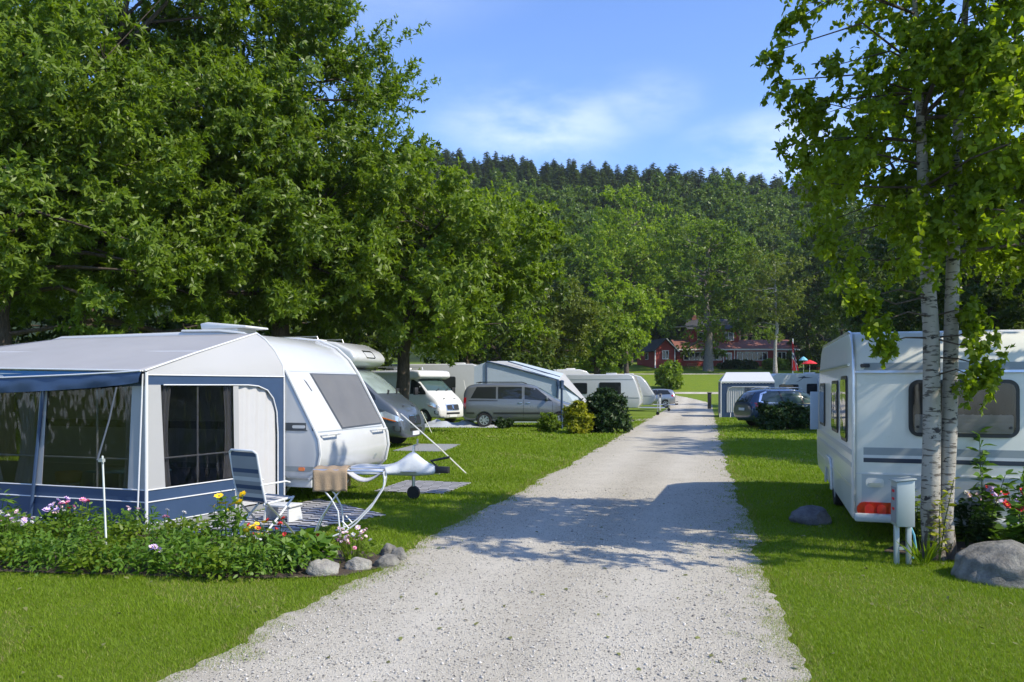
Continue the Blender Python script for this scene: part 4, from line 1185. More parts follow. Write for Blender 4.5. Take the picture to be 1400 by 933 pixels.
patch(bL, [(-1.06, 1.115), (1.06, 1.115), (1.06, 1.10), (-1.06, 1.10)], 'x', 1, 'nose_seam', M['grey_stripe'], tL, .003)
patch(bL, [(-1.06, 2.035), (1.06, 2.035), (1.06, 2.02), (-1.06, 2.02)], 'x', 1, 'nose_seam', M['grey_panel'], tL, .003)
for s in (-1, 1):
    MB().tube([(2.76, s * .55, 1.06), (2.84, s * .58, 1.07), (2.84, s * .95, 1.07), (2.76, s * .98, 1.06)], .018, 6).build('grab_handle', M['white_dull'], tL)
    # white edge moulding that runs over roof and nose
    pts = [(x + (.012 if x > 1.5 else 0), s * 1.085, z + .008) for x, z in profL[1:12]]
    MB().tube(pts, .022, 6).build('edge_moulding', M['white_dull'], tL)
patch(bL, rrect(2.45, 1.19, .22, .045, .02), 'y', -1, 'stripe_badge', M['white_dull'], tL, .012)
patch(bL, rrect(2.50, .56, .10, .055, .02), 'y', -1, 'marker_lamp', M['amber'], tL, .018)
patch(bL, [(-.64, 1.72), (-.62, 1.72), (-.66, 1.86), (-.70, 1.90), (-.68, 1.84)], 'x', 1, 'nose_mark', M['dark_stripe'], tL, .006)
patch(bL, [(.62, .58), (.70, .58), (.74, .66), (.66, .66)], 'x', 1, 'nose_mark', M['grey_stripe'], tL, .006)
sk = MB().box((1.3, -.98, .36), (2.6, .03, .18)).box((1.3, .98, .36), (2.6, .03, .18)).box((2.45, 0, .38), (.1, 1.9, .12)); sk.build('chassis_skirt', M['white_dull'], tL, bevel=.02)
for s in (-1, 1):
    MB().tube([(2.2, s * .8, .42), (1.9, s * .8, .02)], .03, 6).box((1.9, s * .8, .015), (.16, .16, .03)).build('corner_steady', M['alu'], tL)
lid = MB().extr([(-.42, 0), (.46, .02), (.44, .05), (-.30, .12), (-.44, .10)], -.3, .3).build('roof_vent', M['white_dull'], tL, bevel=.025); lid.location = (.72, -.35, 2.72)
MB().box((.72, -.35, 2.69), (.5, .5, .1)).build('vent_base', M['white_dull'], tL, bevel=.02)
MB().box((-1.2, .1, 2.69), (.5, .5, .07)).build('roof_hatch', M['white_dull'], tL, bevel=.02)
# silver weather cover over the drawbar
rings = []
for x, w, zt, zb in ((2.74, .58, .55, .40), (2.95, .50, .54, .40), (3.3, .36, .54, .40), (3.58, .24, .60, .39), (3.77, .15, .80, .38), (3.86, .13, .75, .38), (4.02, .11, .61, .40), (4.22, .09, .56, .42)):
    n = []
    for k in range(10):
        a = PI * k / 9
        n.append((x, w * math.cos(a), zb + (zt - zb) * math.sin(a) ** .8))
    rings.append(n)
MB().loft(rings).build('drawbar_cover', M['cover_silver'], tL, smooth=60, sub=2)

# right-hand caravan, its back to the camera
A2 = Vector((.292, .956, 0)); RZ2 = math.atan2(.956, .292)
CR = Vector((3.95, 9.2, 0)) + Vector((.956, -.292, 0)) * 1.1 + A2 * 2.75
profR = [(-2.74, .30), (-2.70, .24), (2.5, .34), (2.75, .55), (2.80, .95), (2.55, 1.35), (2.15, 2.05), (1.8, 2.33), (1.5, 2.45), (-2.25, 2.45), (-2.50, 2.41), (-2.66, 2.26), (-2.73, 2.02), (-2.75, 1.9), (-2.76, 1.0)]
tR, bR = caravan('white and grey caravan with its back window and red tail lamp facing the birch stems', CR, RZ2, profR, 1.12, mat=M['cream'],
    windows=[(1, -1.95, 1.52, .62, .72), (1, -.75, 1.52, .80, .62), (1, 1.4, 1.5, .9, .6), (-1, -.4, 1.5, 1.2, .6)],
    stripes=[(1, -2.70, 2.3, 1.0, 1.06, 'grey_panel'), (1, -2.70, 2.4, .86, .91, 'grey_panel'), (1, -2.70, 2.4, .62, .645, 'silver_trim')], bev=.06, xw=.2, hitch=True)
def rearp(y0, y1, z0, z1, name, m, off=.006): return patch(bR, [(y0, z0), (y1, z0), (y1, z1), (y0, z1)], 'x', -1, name, M[m], tR, off, .15)
rearp(-1.1, 1.1, 1.985, 2.065, 'rear_band', 'grey_stripe')
rearp(-1.1, 1.1, 1.945, 1.972, 'rear_rail', 'silver_trim', .03)
rearp(-1.1, 1.1, 1.01, 1.095, 'rear_band', 'grey_stripe')
rearp(-1.1, 1.1, .925, .975, 'rear_band', 'navy_stripe')
rearp(-1.1, 1.1, .975, 1.01, 'rear_band', 'white_dull')
rearp(-1.1, 1.1, .47, .79, 'rear_panel', 'grey_panel', .008)
rearp(-1.1, 1.1, .785, .80, 'rear_rail', 'white_dull', .014)
patch(bR, rrect(.98, 2.03, .10, .04, .015), 'x', -1, 'marker_lamp', M['black'], tR, .02)
patch(bR, rrect(-.98, 2.03, .10, .04, .015), 'x', -1, 'marker_lamp', M['black'], tR, .02)
patch(bR, rrect(.88, .69, .19, .10, .03), 'x', -1, 'handle_recess', M['cream'], tR, .014)
patch(bR, rrect(.88, .68, .13, .035, .015), 'x', -1, 'grab_handle', M['silver_trim'], tR, .05)
for s in (-1, 1):
    tl = patch(bR, rrect(s * .83, .385, .47, .17, .07), 'x', -1, 'tail_lamp', M['red_lamp'], tR, .03, .05)
    for k in (.11, -.02, -.15): patch(bR, rrect(s * .83 + k, .385, .10, .12, .045), 'x', -1, 'lamp_lens', M['lens'], tl, .036, .05)
    pts = [(x, s * 1.10, z + .005) for x, z in [profR[i] for i in (0, 14, 13, 12, 11, 10, 9, 8, 7, 6, 5, 4)]]
    pts = [(x - (.01 if x < -2.3 else 0), y, z) for x, y, z in pts]
    MB().tube(pts, .016, 6).build('edge_moulding', M['silver_trim'], tR)
bp = MB().box((-2.76, 0, .29), (.10, 2.2, .10)); bp.build('rear_bumper', M['grey_panel'], tR, bevel=.03)
# back window: frame, drawn grey curtain above a half-raised blind, glass
wz, wy = 1.55, -.02
wf = patch(bR, rrect(wy, wz, 1.10, .64, .11, 6), 'x', -1, 'rear_window', M['black'], tR, .022)
cur = patch(bR, rrect(wy, wz + .10, .98, .34, .03), 'x', -1, 'curtain', M['dark_curtain'], wf, .026, .03)
for v in cur.data.vertices: v.co.x -= .004 * math.sin(v.co.y * 70)
bl = patch(bR, rrect(wy, wz - .17, .98, .21, .03), 'x', -1, 'blind', M['blind'], wf, .027, .02)
for v in bl.data.vertices: v.co.x -= .004 * math.sin(v.co.z * 130)
patch(bR, rrect(wy, wz, 1.02, .56, .08, 6), 'x', -1, 'pane', M['pane'], wf, .036)
for k in (-.46, .46): patch(bR, rrect(wy + k, wz - .21, .03, .03, .01), 'x', -1, 'window_catch', M['black'], wf, .042)
# wheel-arch spat and open door on the road side
MB().extr([(-.35, .30), (-.30, .62), (-.12, .74), (.52, .74), (.70, .62), (.75, .30), (.62, .30), (.56, .56), (-.16, .56), (-.22, .30)], 1.12, 1.15).build('wheel_arch', M['cream'], tR, bevel=.01)
dr = MB().box((0, 0, 0), (.03, .14, .66)); d_ = dr.build('open_window', M['panel_blue'], tR, bevel=.012); d_.location = (2.2, 1.20, 1.37); d_.rotation_euler = (0, 0, R(8)); d_['label'] = 'pale blue hinged window standing open'
pts = [(-2.5, 1.13, 2.05), (1.9, 1.13, 2.05)]
MB().tube(pts, .018, 6).build('awning_rail', M['silver_trim'], tR)

# caravans further off
profS = [(-2.4, .45), (2.2, .45), (2.38, .7), (2.40, 1.1), (2.15, 1.9), (1.95, 2.4), (1.7, 2.52), (-2.1, 2.52), (-2.35, 2.35), (-2.42, 1.2)]
profN = [(-2.6, .45), (2.2, .45), (2.5, .75), (2.52, 1.1), (1.9, 2.1), (1.5, 2.5), (1.0, 2.62), (-2.3, 2.6), (-2.6, 2.3)]
caravan('boxy white caravan with a grey side window behind the round dark bush', at(825, HOR, 50) - Vector((0, 0, EYE)), R(-14), profS, windows=[(-1, .55, 1.65, 1.25, .66), (-1, -1.3, 1.65, .8, .6)], stripes=[(-1, -2.3, 2.3, 1.05, 1.10, 'grey_stripe'), (-1, -2.3, 2.1, 2.18, 2.21, 'grey_stripe')])
caravan('white caravan with a sloping nose just ahead of the silver hatchback', at(848, HOR, 58) - Vector((0, 0, EYE)), R(-12), profN, windows=[(-1, .3, 1.65, 1.1, .6)], stripes=[(-1, -2.3, 2.3, 1.05, 1.12, 'grey_stripe')])
caravan('white caravan roof showing just above the pale blue tent', at(768, HOR, 55) - Vector((0, 0, EYE)), R(10), [(x, z * 1.12) for x, z in profN], windows=[(-1, .3, 1.8, 1.1, .6)])
caravan('tall white caravan half hidden by leaves behind the older motorhome', at(600, HOR, 47) - Vector((0, 0, EYE)), R(-8), [(x * 1.3, z * 1.22) for x, z in profS], windows=[(-1, .6, 2.0, 1.2, .6), (-1, -1.5, 2.0, 1.0, .6)])
tB, bB = caravan('beige caravan with a dark swoosh mark beside the grey and navy awning', at(1096, HOR, 55) - Vector((0, 0, EYE)), R(3), [(x * 1.05, z * 1.05) for x, z in profS], mat=M['cream'], windows=[(-1, -1.35, 1.55, 1.25, .62), (-1, .35, 1.55, .85, .72), (-1, 1.75, 1.6, .5, .6)])
sw = [(-.75, 2.36), (-.45, 2.42), (-.30, 2.47), (-.15, 2.40), (.35, 2.36), (-.05, 2.34), (-.35, 2.33), (-.62, 2.14), (-.85, 2.06), (-.55, 2.22), (-.42, 2.34)]
patch(bB, sw, 'y', -1, 'swoosh_mark', M['dark_stripe'], tB, .01)
caravan('white caravan with a brown-edged roll-out awning left of the right-hand caravan', at(1180, HOR, 52) - Vector((0, 0, EYE)), R(6), profN, windows=[(-1, -1.3, 1.6, 1.3, .6)], name='caravan')
caravan('white caravan whose roof shows behind the grey and navy awning', at(1046, HOR, 66) - Vector((0, 0, EYE)), R(0), profS, windows=[])
# ------------------------------------------------------------------ awnings and tents
def near_awning():
    t = thing('awning', 'large grey and navy awning with clear windows on the side of the near white caravan', 'awning', (-4.52, 9.85, 0), CY)
    SV = Vector((.37, 2.34, 0))
    def fr(x, z, y=0): return (x, y, z)
    def sd(s, z, o=0): return (SV.x * s + o, SV.y * s - o * .15, z)
    TH = .008
    # roof: slightly slack cloth, subdivided
    def cloth(name, quad, n, m, sag, mat, parent=t):
        a, b, c, d = [Vector(q) for q in quad]
        mb = MB(); vs = []; fs = []
        for j in range(m + 1):
            for i in range(n + 1):
                u, v = i / n, j / m
                p = (a * (1 - u) + b * u) * (1 - v) + (d * (1 - u) + c * u) * v
                p.z -= sag * (math.sin(PI * v) * (.6 + .4 * math.sin(u * 9)) * (1 if 0 < i < n else .3))
                vs.append(p)
        k = len(vs)
        vs2 = [v - Vector((0, 0, .012)) for v in vs]
        for j in range(m):
            for i in range(n):
                q = (j * (n + 1) + i, j * (n + 1) + i + 1, (j + 1) * (n + 1) + i + 1, (j + 1) * (n + 1) + i)
                fs.append(q); fs.append(tuple(x + k for x in q[::-1]))
        rim = [i for i in range(n + 1)] + [(j * (n + 1) + n) for j in range(1, m + 1)] + [m * (n + 1) + i for i in range(n - 1, -1, -1)] + [j * (n + 1) for j in range(m - 1, 0, -1)]
        for i in range(len(rim)):
            p, q = rim[i], rim[(i + 1) % len(rim)]
            fs.append((p, q, q + k, p + k))
        mb.add(vs + vs2, fs)
        return mb.build(name, mat, parent, smooth=180)
    cloth('roof', [(-5.6, -.06, 2.09), (0.0, -.06, 1.985), (-.13, 2.36, 2.60), (-3.95, 2.36, 2.60)], 28, 12, .035, M['awn_grey'])
    cloth('roof_end', [(-6.6, .3, 2.05), (-5.6, -.06, 2.09), (-3.95, 2.36, 2.60), (-6.4, 2.3, 2.2)], 8, 8, .02, M['awn_grey'])
    # gable on the right-hand end
    g = MB()
    gp = [Vector(sd(0, 1.94)), Vector(sd(1, 1.94)), Vector((.345, 2.36, 2.10)), Vector((.20, 2.36, 2.33)), Vector((.03, 2.36, 2.50)), Vector((-.13, 2.36, 2.60)), Vector((-.005, .02, 1.985))]
    c_ = Vector((.1, 1.2, 2.1))
    vs = gp + [c_]; o_ = Vector((-.012, 0, 0))
    n = len(gp); fs = [(i, (i + 1) % n, n) for i in range(n)]
    g.add(vs, fs); g.add([v + o_ for v in vs], [f[::-1] for f in fs])
    g.build('gable', M['awn_light'], t, smooth=60)
    mb = MB()
    mb.slab([sd(0, 0), sd(1, 0), sd(1, .085), sd(0, .085)], TH).slab([fr(-5.6, 0), fr(0, 0), fr(0, .085), fr(-5.6, .085)], TH)
    mb.build('mud_wall', M['skirt'], t, smooth=0)
    # navy lower band, navy head band, arched border beside the caravan
    nb = MB()
    nb.slab([fr(-5.6, .085), fr(0, .085), fr(0, .51), fr(-5.6, .51)], TH)
    nb.slab([sd(0, .085), sd(.60, .085), sd(.60, .51), sd(0, .51)], TH)
    nb.slab([fr(-5.6, 1.80), fr(0, 1.80), fr(0, 1.97), fr(-5.6, 2.06)], TH)
    nb.slab([sd(0, 1.815), sd(1, 1.815), sd(1, 1.937), sd(0, 1.937)], TH)
    arch = [(.70, 1.815), (.78, 1.80), (.855, 1.74), (.905, 1.62), (.935, 1.42), (.945, 1.1), (.945, .05), (1, .05), (1, 1.815)]
    for i in range(6):
        (s0, z0), (s1, z1) = arch[i], arch[i + 1]
        if i == 5: nb.slab([sd(s0, z0), sd(s1, z1), sd(1, z1), sd(1, z0)], TH)
        else: nb.slab([sd(s0, z0), sd(s1, z1), sd(1, z1), sd(1, z0)] if s0 > .93 else [sd(s0, z0), sd(s1, z1), sd(1.0, z1), sd(1.0, z0)], TH)
    nb.build('navy_panels', M['awn_blue'], t, smooth=0)
    # light panels
    def LP(q): MB().slab(q, TH).build('light_panel', M['awn_light'], t, smooth=0)
    LP([fr(-.29, .51), fr(0, .51), fr(0, 1.80), fr(-.22, 1.80)])
    LP([sd(0, .51), sd(.115, .51), sd(.085, 1.815), sd(0, 1.815)])
    LP([fr(-1.85, .51), fr(-1.70, .51), fr(-1.60, 1.80), fr(-1.72, 1.80)])
    LP([fr(-3.35, .51), fr(-3.1, .51), fr(-3.0, 1.80), fr(-3.25, 1.80)])
    LP([sd(.60, .085), sd(.635, .085), sd(.625, 1.815), sd(.585, 1.815)])
    # door curtain: folded cloth
    def curtain(pa, pb, z0, z1, folds, amp, gather=0.0):
        a, b = Vector(pa), Vector(pb); d = (b - a); nrm = Vector((-d.y, d.x, 0)).normalized()
        nn = folds * 8; vs = []; rows = 8
        for j in range(rows + 1):
            v = j / rows; z = z0 + (z1 - z0) * v
            for i in range(nn + 1):
                u = i / nn
                uu = u * (1 - gather * math.sin(PI * (1 - v)) * .6)
                p = a + d * uu + nrm * amp * math.sin(u * folds * 2 * PI + .5 * math.sin(v * 3)) * (.5 + .5 * v)
                p.z = z; vs.append(p)
        k = len(vs); fs = []
        for j in range(rows):
            for i in range(nn):
                q = (j * (nn + 1) + i, j * (nn + 1) + i + 1, (j + 1) * (nn + 1) + i + 1, (j + 1) * (nn + 1) + i)
                fs.append(q); fs.append(tuple(x + k for x in q[::-1]))
        MB().add(vs + [v + nrm * .006 for v in vs], fs).build('curtain', M['curtain'], t, smooth=180)
    curtain(sd(.63, 0, -.03), sd(.945, 0, -.03), .10, 1.81, 4, .012)
    curtain(sd(.105, 0, -.05), sd(.17, 0, -.05), .52, 1.80, 2, .02, .5)
    curtain(sd(.60, 0, -.06), sd(.53, 0, -.06), .52, 1.80, 2, .02, .3)
    curtain(fr(-.24, 0, .06), fr(-.42, 0, .06), .52, 1.80, 3, .02, .5)
    curtain(fr(-1.88, 0, .06), fr(-2.25, 0, .06), .52, 1.80, 4, .025, .6)
    curtain(fr(-2.9, 0, .06), fr(-2.45, 0, .06), .52, 1.80, 5, .025, .5)
    for q in ([fr(-1.70, .51), fr(-.29, .51), fr(-.22, 1.80), fr(-1.60, 1.80)], [fr(-3.1, .51), fr(-1.85, .51), fr(-1.72, 1.80), fr(-3.0, 1.80)], [fr(-5.6, .51), fr(-3.35, .51), fr(-3.25, 1.80), fr(-5.6, 1.80)], [sd(.115, .51), sd(.60, .51), sd(.585, 1.815), sd(.085, 1.815)]):
        MB().slab(q, .003).build('window', M['vinyl'], t, smooth=0)
    # dark strip along the head of the end window
    # white piping
    pp = MB()
    for z in (.36, .51): pp.tube([fr(-5.6, z, -.008), fr(0, z, -.008)], .009, 5)
    pp.tube([sd(0, .36, .01), sd(.60, .36, .01)], .009, 5); pp.tube([sd(0, .51, .01), sd(.60, .51, .01)], .009, 5)
    pp.tube([fr(-5.6, .087, -.008), fr(0, .087, -.008)], .008, 5); pp.tube([sd(0, .087, .01), sd(.60, .087, .01)], .008, 5)
    pp.tube([sd(s, z, .01) for s, z in arch[:7]], .010, 5); pp.tube([sd(.10, 1.815, .01), sd(.70, 1.815, .01)], .009, 5)
    pp.tube([sd(0, 1.94, .012), sd(1, 1.94, .012)], .010, 5)
    pp.tube([(-5.6, -.07, 2.095), (0, -.07, 1.99)], .012, 5); pp.tube([(0, -.03, 1.99), (-.05, .9, 2.24), (-.13, 2.36, 2.605)], .013, 5)
    pp.tube([sd(1, .05, .012), sd(1, 1.9, .012), (.345, 2.36, 2.11), (.20, 2.36, 2.34), (.03, 2.36, 2.51), (-.13, 2.36, 2.61)], .013, 5)
    pp.tube([(-5.0, 1.25, 2.335), (-.12, 1.25, 2.285)], .007, 5)
    pp.build('piping', M['piping'], t)
    # frame poles
    for pts, r_ in (([fr(0.01, 0, -.012), fr(.01, 1.97, -.012)], .020), ([fr(-.10, .02, -.05), fr(-.03, 1.95, -.03)], .010), ([fr(-.80, .51, .02), fr(-.80, 1.8, .02)], .013), ([fr(-1.70, .5, .02), fr(-.29, .5 + .38, .02)], .0)):
        if r_ > 0: MB().tube(pts, r_, 8).build('pole', M['white_tube'], t)
    MB().tube([fr(-5.6, .885, .015), fr(-.29, .885, .015)], .012, 8).build('pole', M['white_tube'], t)
    MB().tube([sd(.11, .885, -.02), sd(.60, .885, -.02)], .012, 8).build('pole', M['white_tube'], t)
    MB().tube([sd(.335, .51, -.02), sd(.335, 1.81, -.02)], .013, 8).build('pole', M['white_tube'], t)
    MB().tube([fr(-1.86, .10, -.03), fr(-1.64, 1.80, -.03)], .022, 8).build('pole', M['awn_blue'], t)
    # canopy in front: bright panel with white strokes, sagging navy valance
    MB().slab([(-.25, -.045, 1.962), (-5.6, -.045, 1.83), (-5.6, -.045, 2.062), (-.25, -.045, 1.972)], .006).build('canopy_panel', M['awn_bright'], t, smooth=0)
    sk = MB().slab([(-1.95, -.055, 1.962), (-2.3, -.055, 1.972), (-2.9, -.055, 1.985), (-3.2, -.055, 1.985), (-2.9, -.055, 1.972), (-2.3, -.055, 1.958)], .004)
    sk.slab([(-2.28, -.055, 1.915), (-2.32, -.055, 1.945), (-2.40, -.055, 1.952), (-2.6, -.055, 1.938), (-2.6, -.055, 1.915)], .004)
    sk.build('canopy_mark', M['piping'], t, smooth=0)
    vb = MB(); vs = []; n = 40
    for i in range(n + 1):
        u = i / n; x = -5.6 * u
        zt = 1.985 - .105 * math.sin(min(1, u * 1.15) * PI / 2) ** .8 ; zb = zt - .20 + .06 * (1 - u) ** 6
        for j in range(5):
            v = j / 4
            vs.append((x, -.085 - .015 * math.sin(v * PI) - .03 * v - (.014 * math.sin(u * 61 + v * 3) + .010 * math.sin(u * 23 - v * 4)) * (.3 + v), zt + (zb - zt) * v))
    k = len(vs); fs = []
    for i in range(n):
        for j in range(4):
            q = (i * 5 + j, (i + 1) * 5 + j, (i + 1) * 5 + j + 1, i * 5 + j + 1)
            fs.append(q); fs.append(tuple(x + k for x in q[::-1]))
    vb.add(vs + [(x, y + .006, z) for x, y, z in vs], fs)
    vb.build('valance', M['awn_blue'], t, smooth=180)
    MB().tube([(x, -.10, 1.988 - .105 * math.sin(min(1, -x / 5.6 * 1.15) * PI / 2) ** .8) for x in np.linspace(-5.6, 0, 24)], .011, 5).build('valance_piping', M['piping'], t)
    # prop standing in the flower bed
    MB().tube([(.34, -1.08, .98), (.02, -.60, 1.40), (-.27, -.20, 1.78)], .010, 8).build('canopy_prop', M['dark_stripe'], t)
    MB().tube([(.80, -1.40, 0), (.28, -.95, 1.02)], .011, 8).box((.33, -1.01, .98), (.06, .04, .035)).build('canopy_prop', M['box_grey'], t)
    # far end and floor, groundsheet
    MB().slab([(-5.6, 0, 0), (-5.6, 2.34, 0), (-5.6, 2.34, 2.2), (-5.6, 0, 2.05)], TH).build('end_wall', M['awn_light'], t, smooth=0)
    MB().box((-2.7, 2.32, .26), (5.4, .02, .52)).build('caravan_skirt', M['skirt'], t, smooth=0)
    MB().box((-2.7, 1.25, .006), (5.5, 2.2, .012)).build('groundsheet', M['skirt'], t, smooth=0)
near_awning()
def awn(x, y, z=0):   # point in the near awning's frame
    c, s = math.cos(CY), math.sin(CY)
    return Vector((-4.52 + x * c - y * s, 9.85 + x * s + y * c, z))
def camp_table():
    t = thing('camp_table', 'blue-topped folding table behind the clear awning window', 'table', awn(-1.0, .75, .012), CY)
    MB().box((0, 0, .63), (.95, .55, .03)).build('tabletop', M['table_blue'], t, bevel=.012)
    for sx in (-1, 1):
        for sy in (-1, 1): MB().tube([(sx * .40, sy * .22, 0), (sx * .38, sy * .22, .615)], .014, 8).build('leg', M['alu'], t)
camp_table()
def basket():
    t = thing('wooden_basket', 'light wooden basket on a stool inside the awning, left of the blue table', 'basket', awn(-1.85, .55, .012), CY)
    MB().lathe([(.11, .46), (.15, .49), (.17, .60), (.165, .61), (.14, .50)], 20).build('bowl', M['wood'], t)
    for a in range(3): MB().tube([(.13 * math.cos(a * 2.1), .13 * math.sin(a * 2.1), 0), (.09 * math.cos(a * 2.1), .09 * math.sin(a * 2.1), .46)], .014, 6).build('leg', M['white_tube'], t)
    MB().lathe([(.15, .44), (.15, .46)], 20).build('stool_top', M['white_dull'], t)
basket()

def far_awning():
    Y = 46
    x0 = (986 - 700) / F * Y; w = 70 / F * Y
    t = thing('awning', 'grey-roofed awning with a navy front left of the dark blue car', 'awning', (x0, Y, 0), R(-11))
    d = 2.4
    MB().slab([(0, 0, 2.06), (w, 0, 2.06), (w, d, 2.62), (.45, d, 2.62)], .02).slab([(0, 0, 2.06), (.45, d, 2.62), (0, d, 2.1)], .02).build('roof', M['white_dull'], t, smooth=0)
    nb = MB().slab([(0, 0, 0), (w, 0, 0), (w, 0, .28), (0, 0, .28)], .02).slab([(0, 0, .28), (.33, 0, .28), (.33, 0, 1.75), (0, 0, 1.75)], .02).slab([(0, 0, 1.75), (w, 0, 1.75), (w, 0, 1.99), (0, 0, 1.99)], .02).slab([(w - .5, 0, .28), (w, 0, .28), (w, 0, 1.75), (w - .2, 0, 1.75)], .02)
    nb.slab([(0, 0, 0), (0, d, 0), (0, d, 2.05), (0, 0, 1.99)], .02)
    nb.build('front_wall', M['awn_blue'], t, smooth=0)
    c = MB(); n = 30
    vs = []
    for z in (.28, 1.0, 1.75):
        for i in range(n + 1): vs.append((.33 + .95 * i / n * (1 if z > .3 else 1.0), .03 + .014 * math.sin(i * 1.6), z))
    c.add(vs, [(j * (n + 1) + i, j * (n + 1) + i + 1, (j + 1) * (n + 1) + i + 1, (j + 1) * (n + 1) + i) for j in range(2) for i in range(n)])
    c.build('curtain', M['curtain'], t, smooth=180)
    MB().slab([(1.3, .02, .28), (w - .35, .02, .28), (w - .3, .02, 1.75), (1.3, .02, 1.75)], .004).build('window', M['vinyl'], t, smooth=0)
    p = MB()
    p.tube([(.33, -.02, .28), (.33, -.02, 1.4), (.42, -.02, 1.66), (.62, -.02, 1.75), (w - .35, -.02, 1.75), (w - .15, -.02, 1.55)], .018, 5).tube([(0, -.02, 2.02), (w, -.02, 2.02)], .02, 5)
    for i in range(16):
        a = i * w / 16
        p.tube([(a, -.03, 2.0), (a + w / 32, -.03, 1.95), (a + w / 16, -.03, 2.0)], .012, 4)
    p.build('piping', M['piping'], t)
    MB().tube([(-.02, -.05, 0), (-.02, -.05, 2.05)], .03, 6).build('pole', M['white_tube'], t)
    for s in ((-.1, -.25), (.5, -.2), (1.0, -.2)): MB().tube([(s[0], s[1], 0), (s[0] + .03, -.02, .25)], .015, 5).build('peg_strap', M['rope'], t)
far_awning()

def blue_tent():
    Y = 39.0
    x0 = -1.85
    t = thing('tent_awning', 'pale blue-grey tent with navy roof trim behind the grey minivan', 'tent', (x0, Y, 0), R(-6))
    # local: x to the right, y away; ridge at the back, long slope down to the right
    MB().slab([(0, 0, 0), (4.1, 0, 0), (4.1, 0, 2.05), (.62, 0, 2.98), (0, 0, 2.75)], .02).build('front_wall', M['tent_blue_grey'], t, smooth=0)
    MB().slab([(.62, -.03, 3.0), (4.15, -.03, 2.06), (4.2, 1.9, 2.45), (1.7, 1.9, 3.05)], .02).build('roof', M['awn_light'], t, smooth=0)
    MB().slab([(1.0, 1.0, 3.04), (3.5, -.04, 2.30), (4.15, -.04, 2.10), (4.3, 1.4, 2.42), (1.8, 1.9, 3.06)], .02).build('roof_fly', M['tent_blue_grey'], t, smooth=0)
    MB().slab([(4.12, 0, 0), (5.5, .2, 0), (5.45, .2, .75), (5.1, .4, 1.25), (4.15, .2, 2.05)], .02).build('wing_wall', M['tent_blue_grey'], t, smooth=0)
    MB().slab([(4.12, -.02, 2.07), (5.1, .35, 1.27), (5.5, .15, .72), (5.6, 1.6, .9), (4.3, 1.6, 2.45)], .02).build('wing_roof', M['awn_light'], t, smooth=0)
    MB().tube([(.64, -.06, 3.0), (1.6, -.06, 2.78), (4.15, -.06, 2.08)], .035, 5).tube([(1.6, .5, 3.02), (4.18, .5, 2.25)], .03, 5).build('trim', M['awn_blue'], t)
    MB().tube([(.62, -.05, 1.9), (.62, -.05, 2.98)], .035, 5).build('seam', M['awn_blue'], t)
    MB().box((4.1, -.06, 1.93), (.14, .1, .3)).build('pole_sleeve', M['awn_blue'], t, bevel=.02)
    MB().tube([(4.02, -.10, 0), (4.12, -.06, 2.05)], .05, 8).build('pole', M['awn_blue'], t)
    c, s = math.cos(R(-6)), math.sin(R(-6))
blue_tent()
def tent_pole():
    b = at(768, HOR, 33.4); b.z = 0
    t = thing('tent_pole', 'dark navy pole standing in front of the bonnet of the grey minivan', 'pole', b, 0)
    MB().tube([(0, 0, 0), (0, 0, 1.75)], .05, 8).build('pole_shaft', M['awn_blue'], t)
    MB().lathe([(.10, 1.70), (.08, 1.78), (.10, 2.02), (.02, 2.05)], 10).build('pole_head', M['awn_blue'], t)
tent_pole()

def rope(label, pts, r=.012, mat='rope'):
    mb = MB().tube(pts, r, 5)
    o = mb.build('guy_rope', M[mat], None); tag(o, label, 'rope')
rope('pale guy rope slanting down from the grey motorhome to the lawn beside the hitch', [at(548, 566, 16.4), at(600, 612, 15.6), (at(638, 648, 16.3).x, 16.3, .0)], .014)
rope('short pale guy rope pegged out beside the white motorhome', [at(576, 563, 30), (at(590, 585, 30.5).x, 30.5, 0)], .02)
rope('thin pale guy rope behind the rear corner of the grey minivan', [at(634, 520, 36.5), at(642, 560, 36.3), (at(650, 580, 36).x, 36, 0)], .012)

# ------------------------------------------------------------------ mats and tarp
def matmat(name, a, b_, sc):
    m, nt, b = nodes(name)
    tc = nt.nodes.new('ShaderNodeTexCoord'); mp = nt.nodes.new('ShaderNodeMapping'); mp.inputs['Scale'].default_value = sc
    no = nt.nodes.new('ShaderNodeTexNoise'); no.inputs['Scale'].default_value = 9
    nt.links.new(tc.outputs['Object'], no.inputs[0])
    ad = nt.nodes.new('ShaderNodeVectorMath'); ad.operation = 'MULTIPLY_ADD'; ad.inputs[1].default_value = (.55, .0, 0)
    nt.links.new(no.outputs['Color'], ad.inputs[0]); nt.links.new(mp.outputs[0], ad.inputs[2])
    ck = nt.nodes.new('ShaderNodeTexChecker'); ck.inputs['Scale'].default_value = 1
    ck.inputs['Color1'].default_value = (*a, 1); ck.inputs['Color2'].default_value = (*b_, 1)
    nt.links.new(tc.outputs['Object'], mp.inputs[0]); nt.links.new(ad.outputs[0], ck.inputs[0])
    nt.links.new(ck.outputs[0], b.inputs['Base Color']); b.inputs['Roughness'].default_value = .85
    return m
M['mat_bw'] = matmat('black_white_mat', (.025, .025, .03), (.40, .40, .42), (6, 11, 1))
M['mat_grey'] = matmat('grey_check_mat', (.18, .19, .20), (.30, .31, .32), (7, 9, 1))
def mat_obj(name, pts, mat, label):
    mb = MB(); n = len(pts)
    c = sum((Vector((x, y, 0)) for x, y in pts), Vector()) / n
    mb.slab([(x - c.x, y - c.y, .012) for x, y in pts], .014)
    o = mb.build(name, mat, None, smooth=0); o.location = c; tag(o, label, 'mat'); return o
mat_obj('outdoor_mat', RUGS[0], M['mat_bw'], 'black and white patterned mat under the striped folding chair')
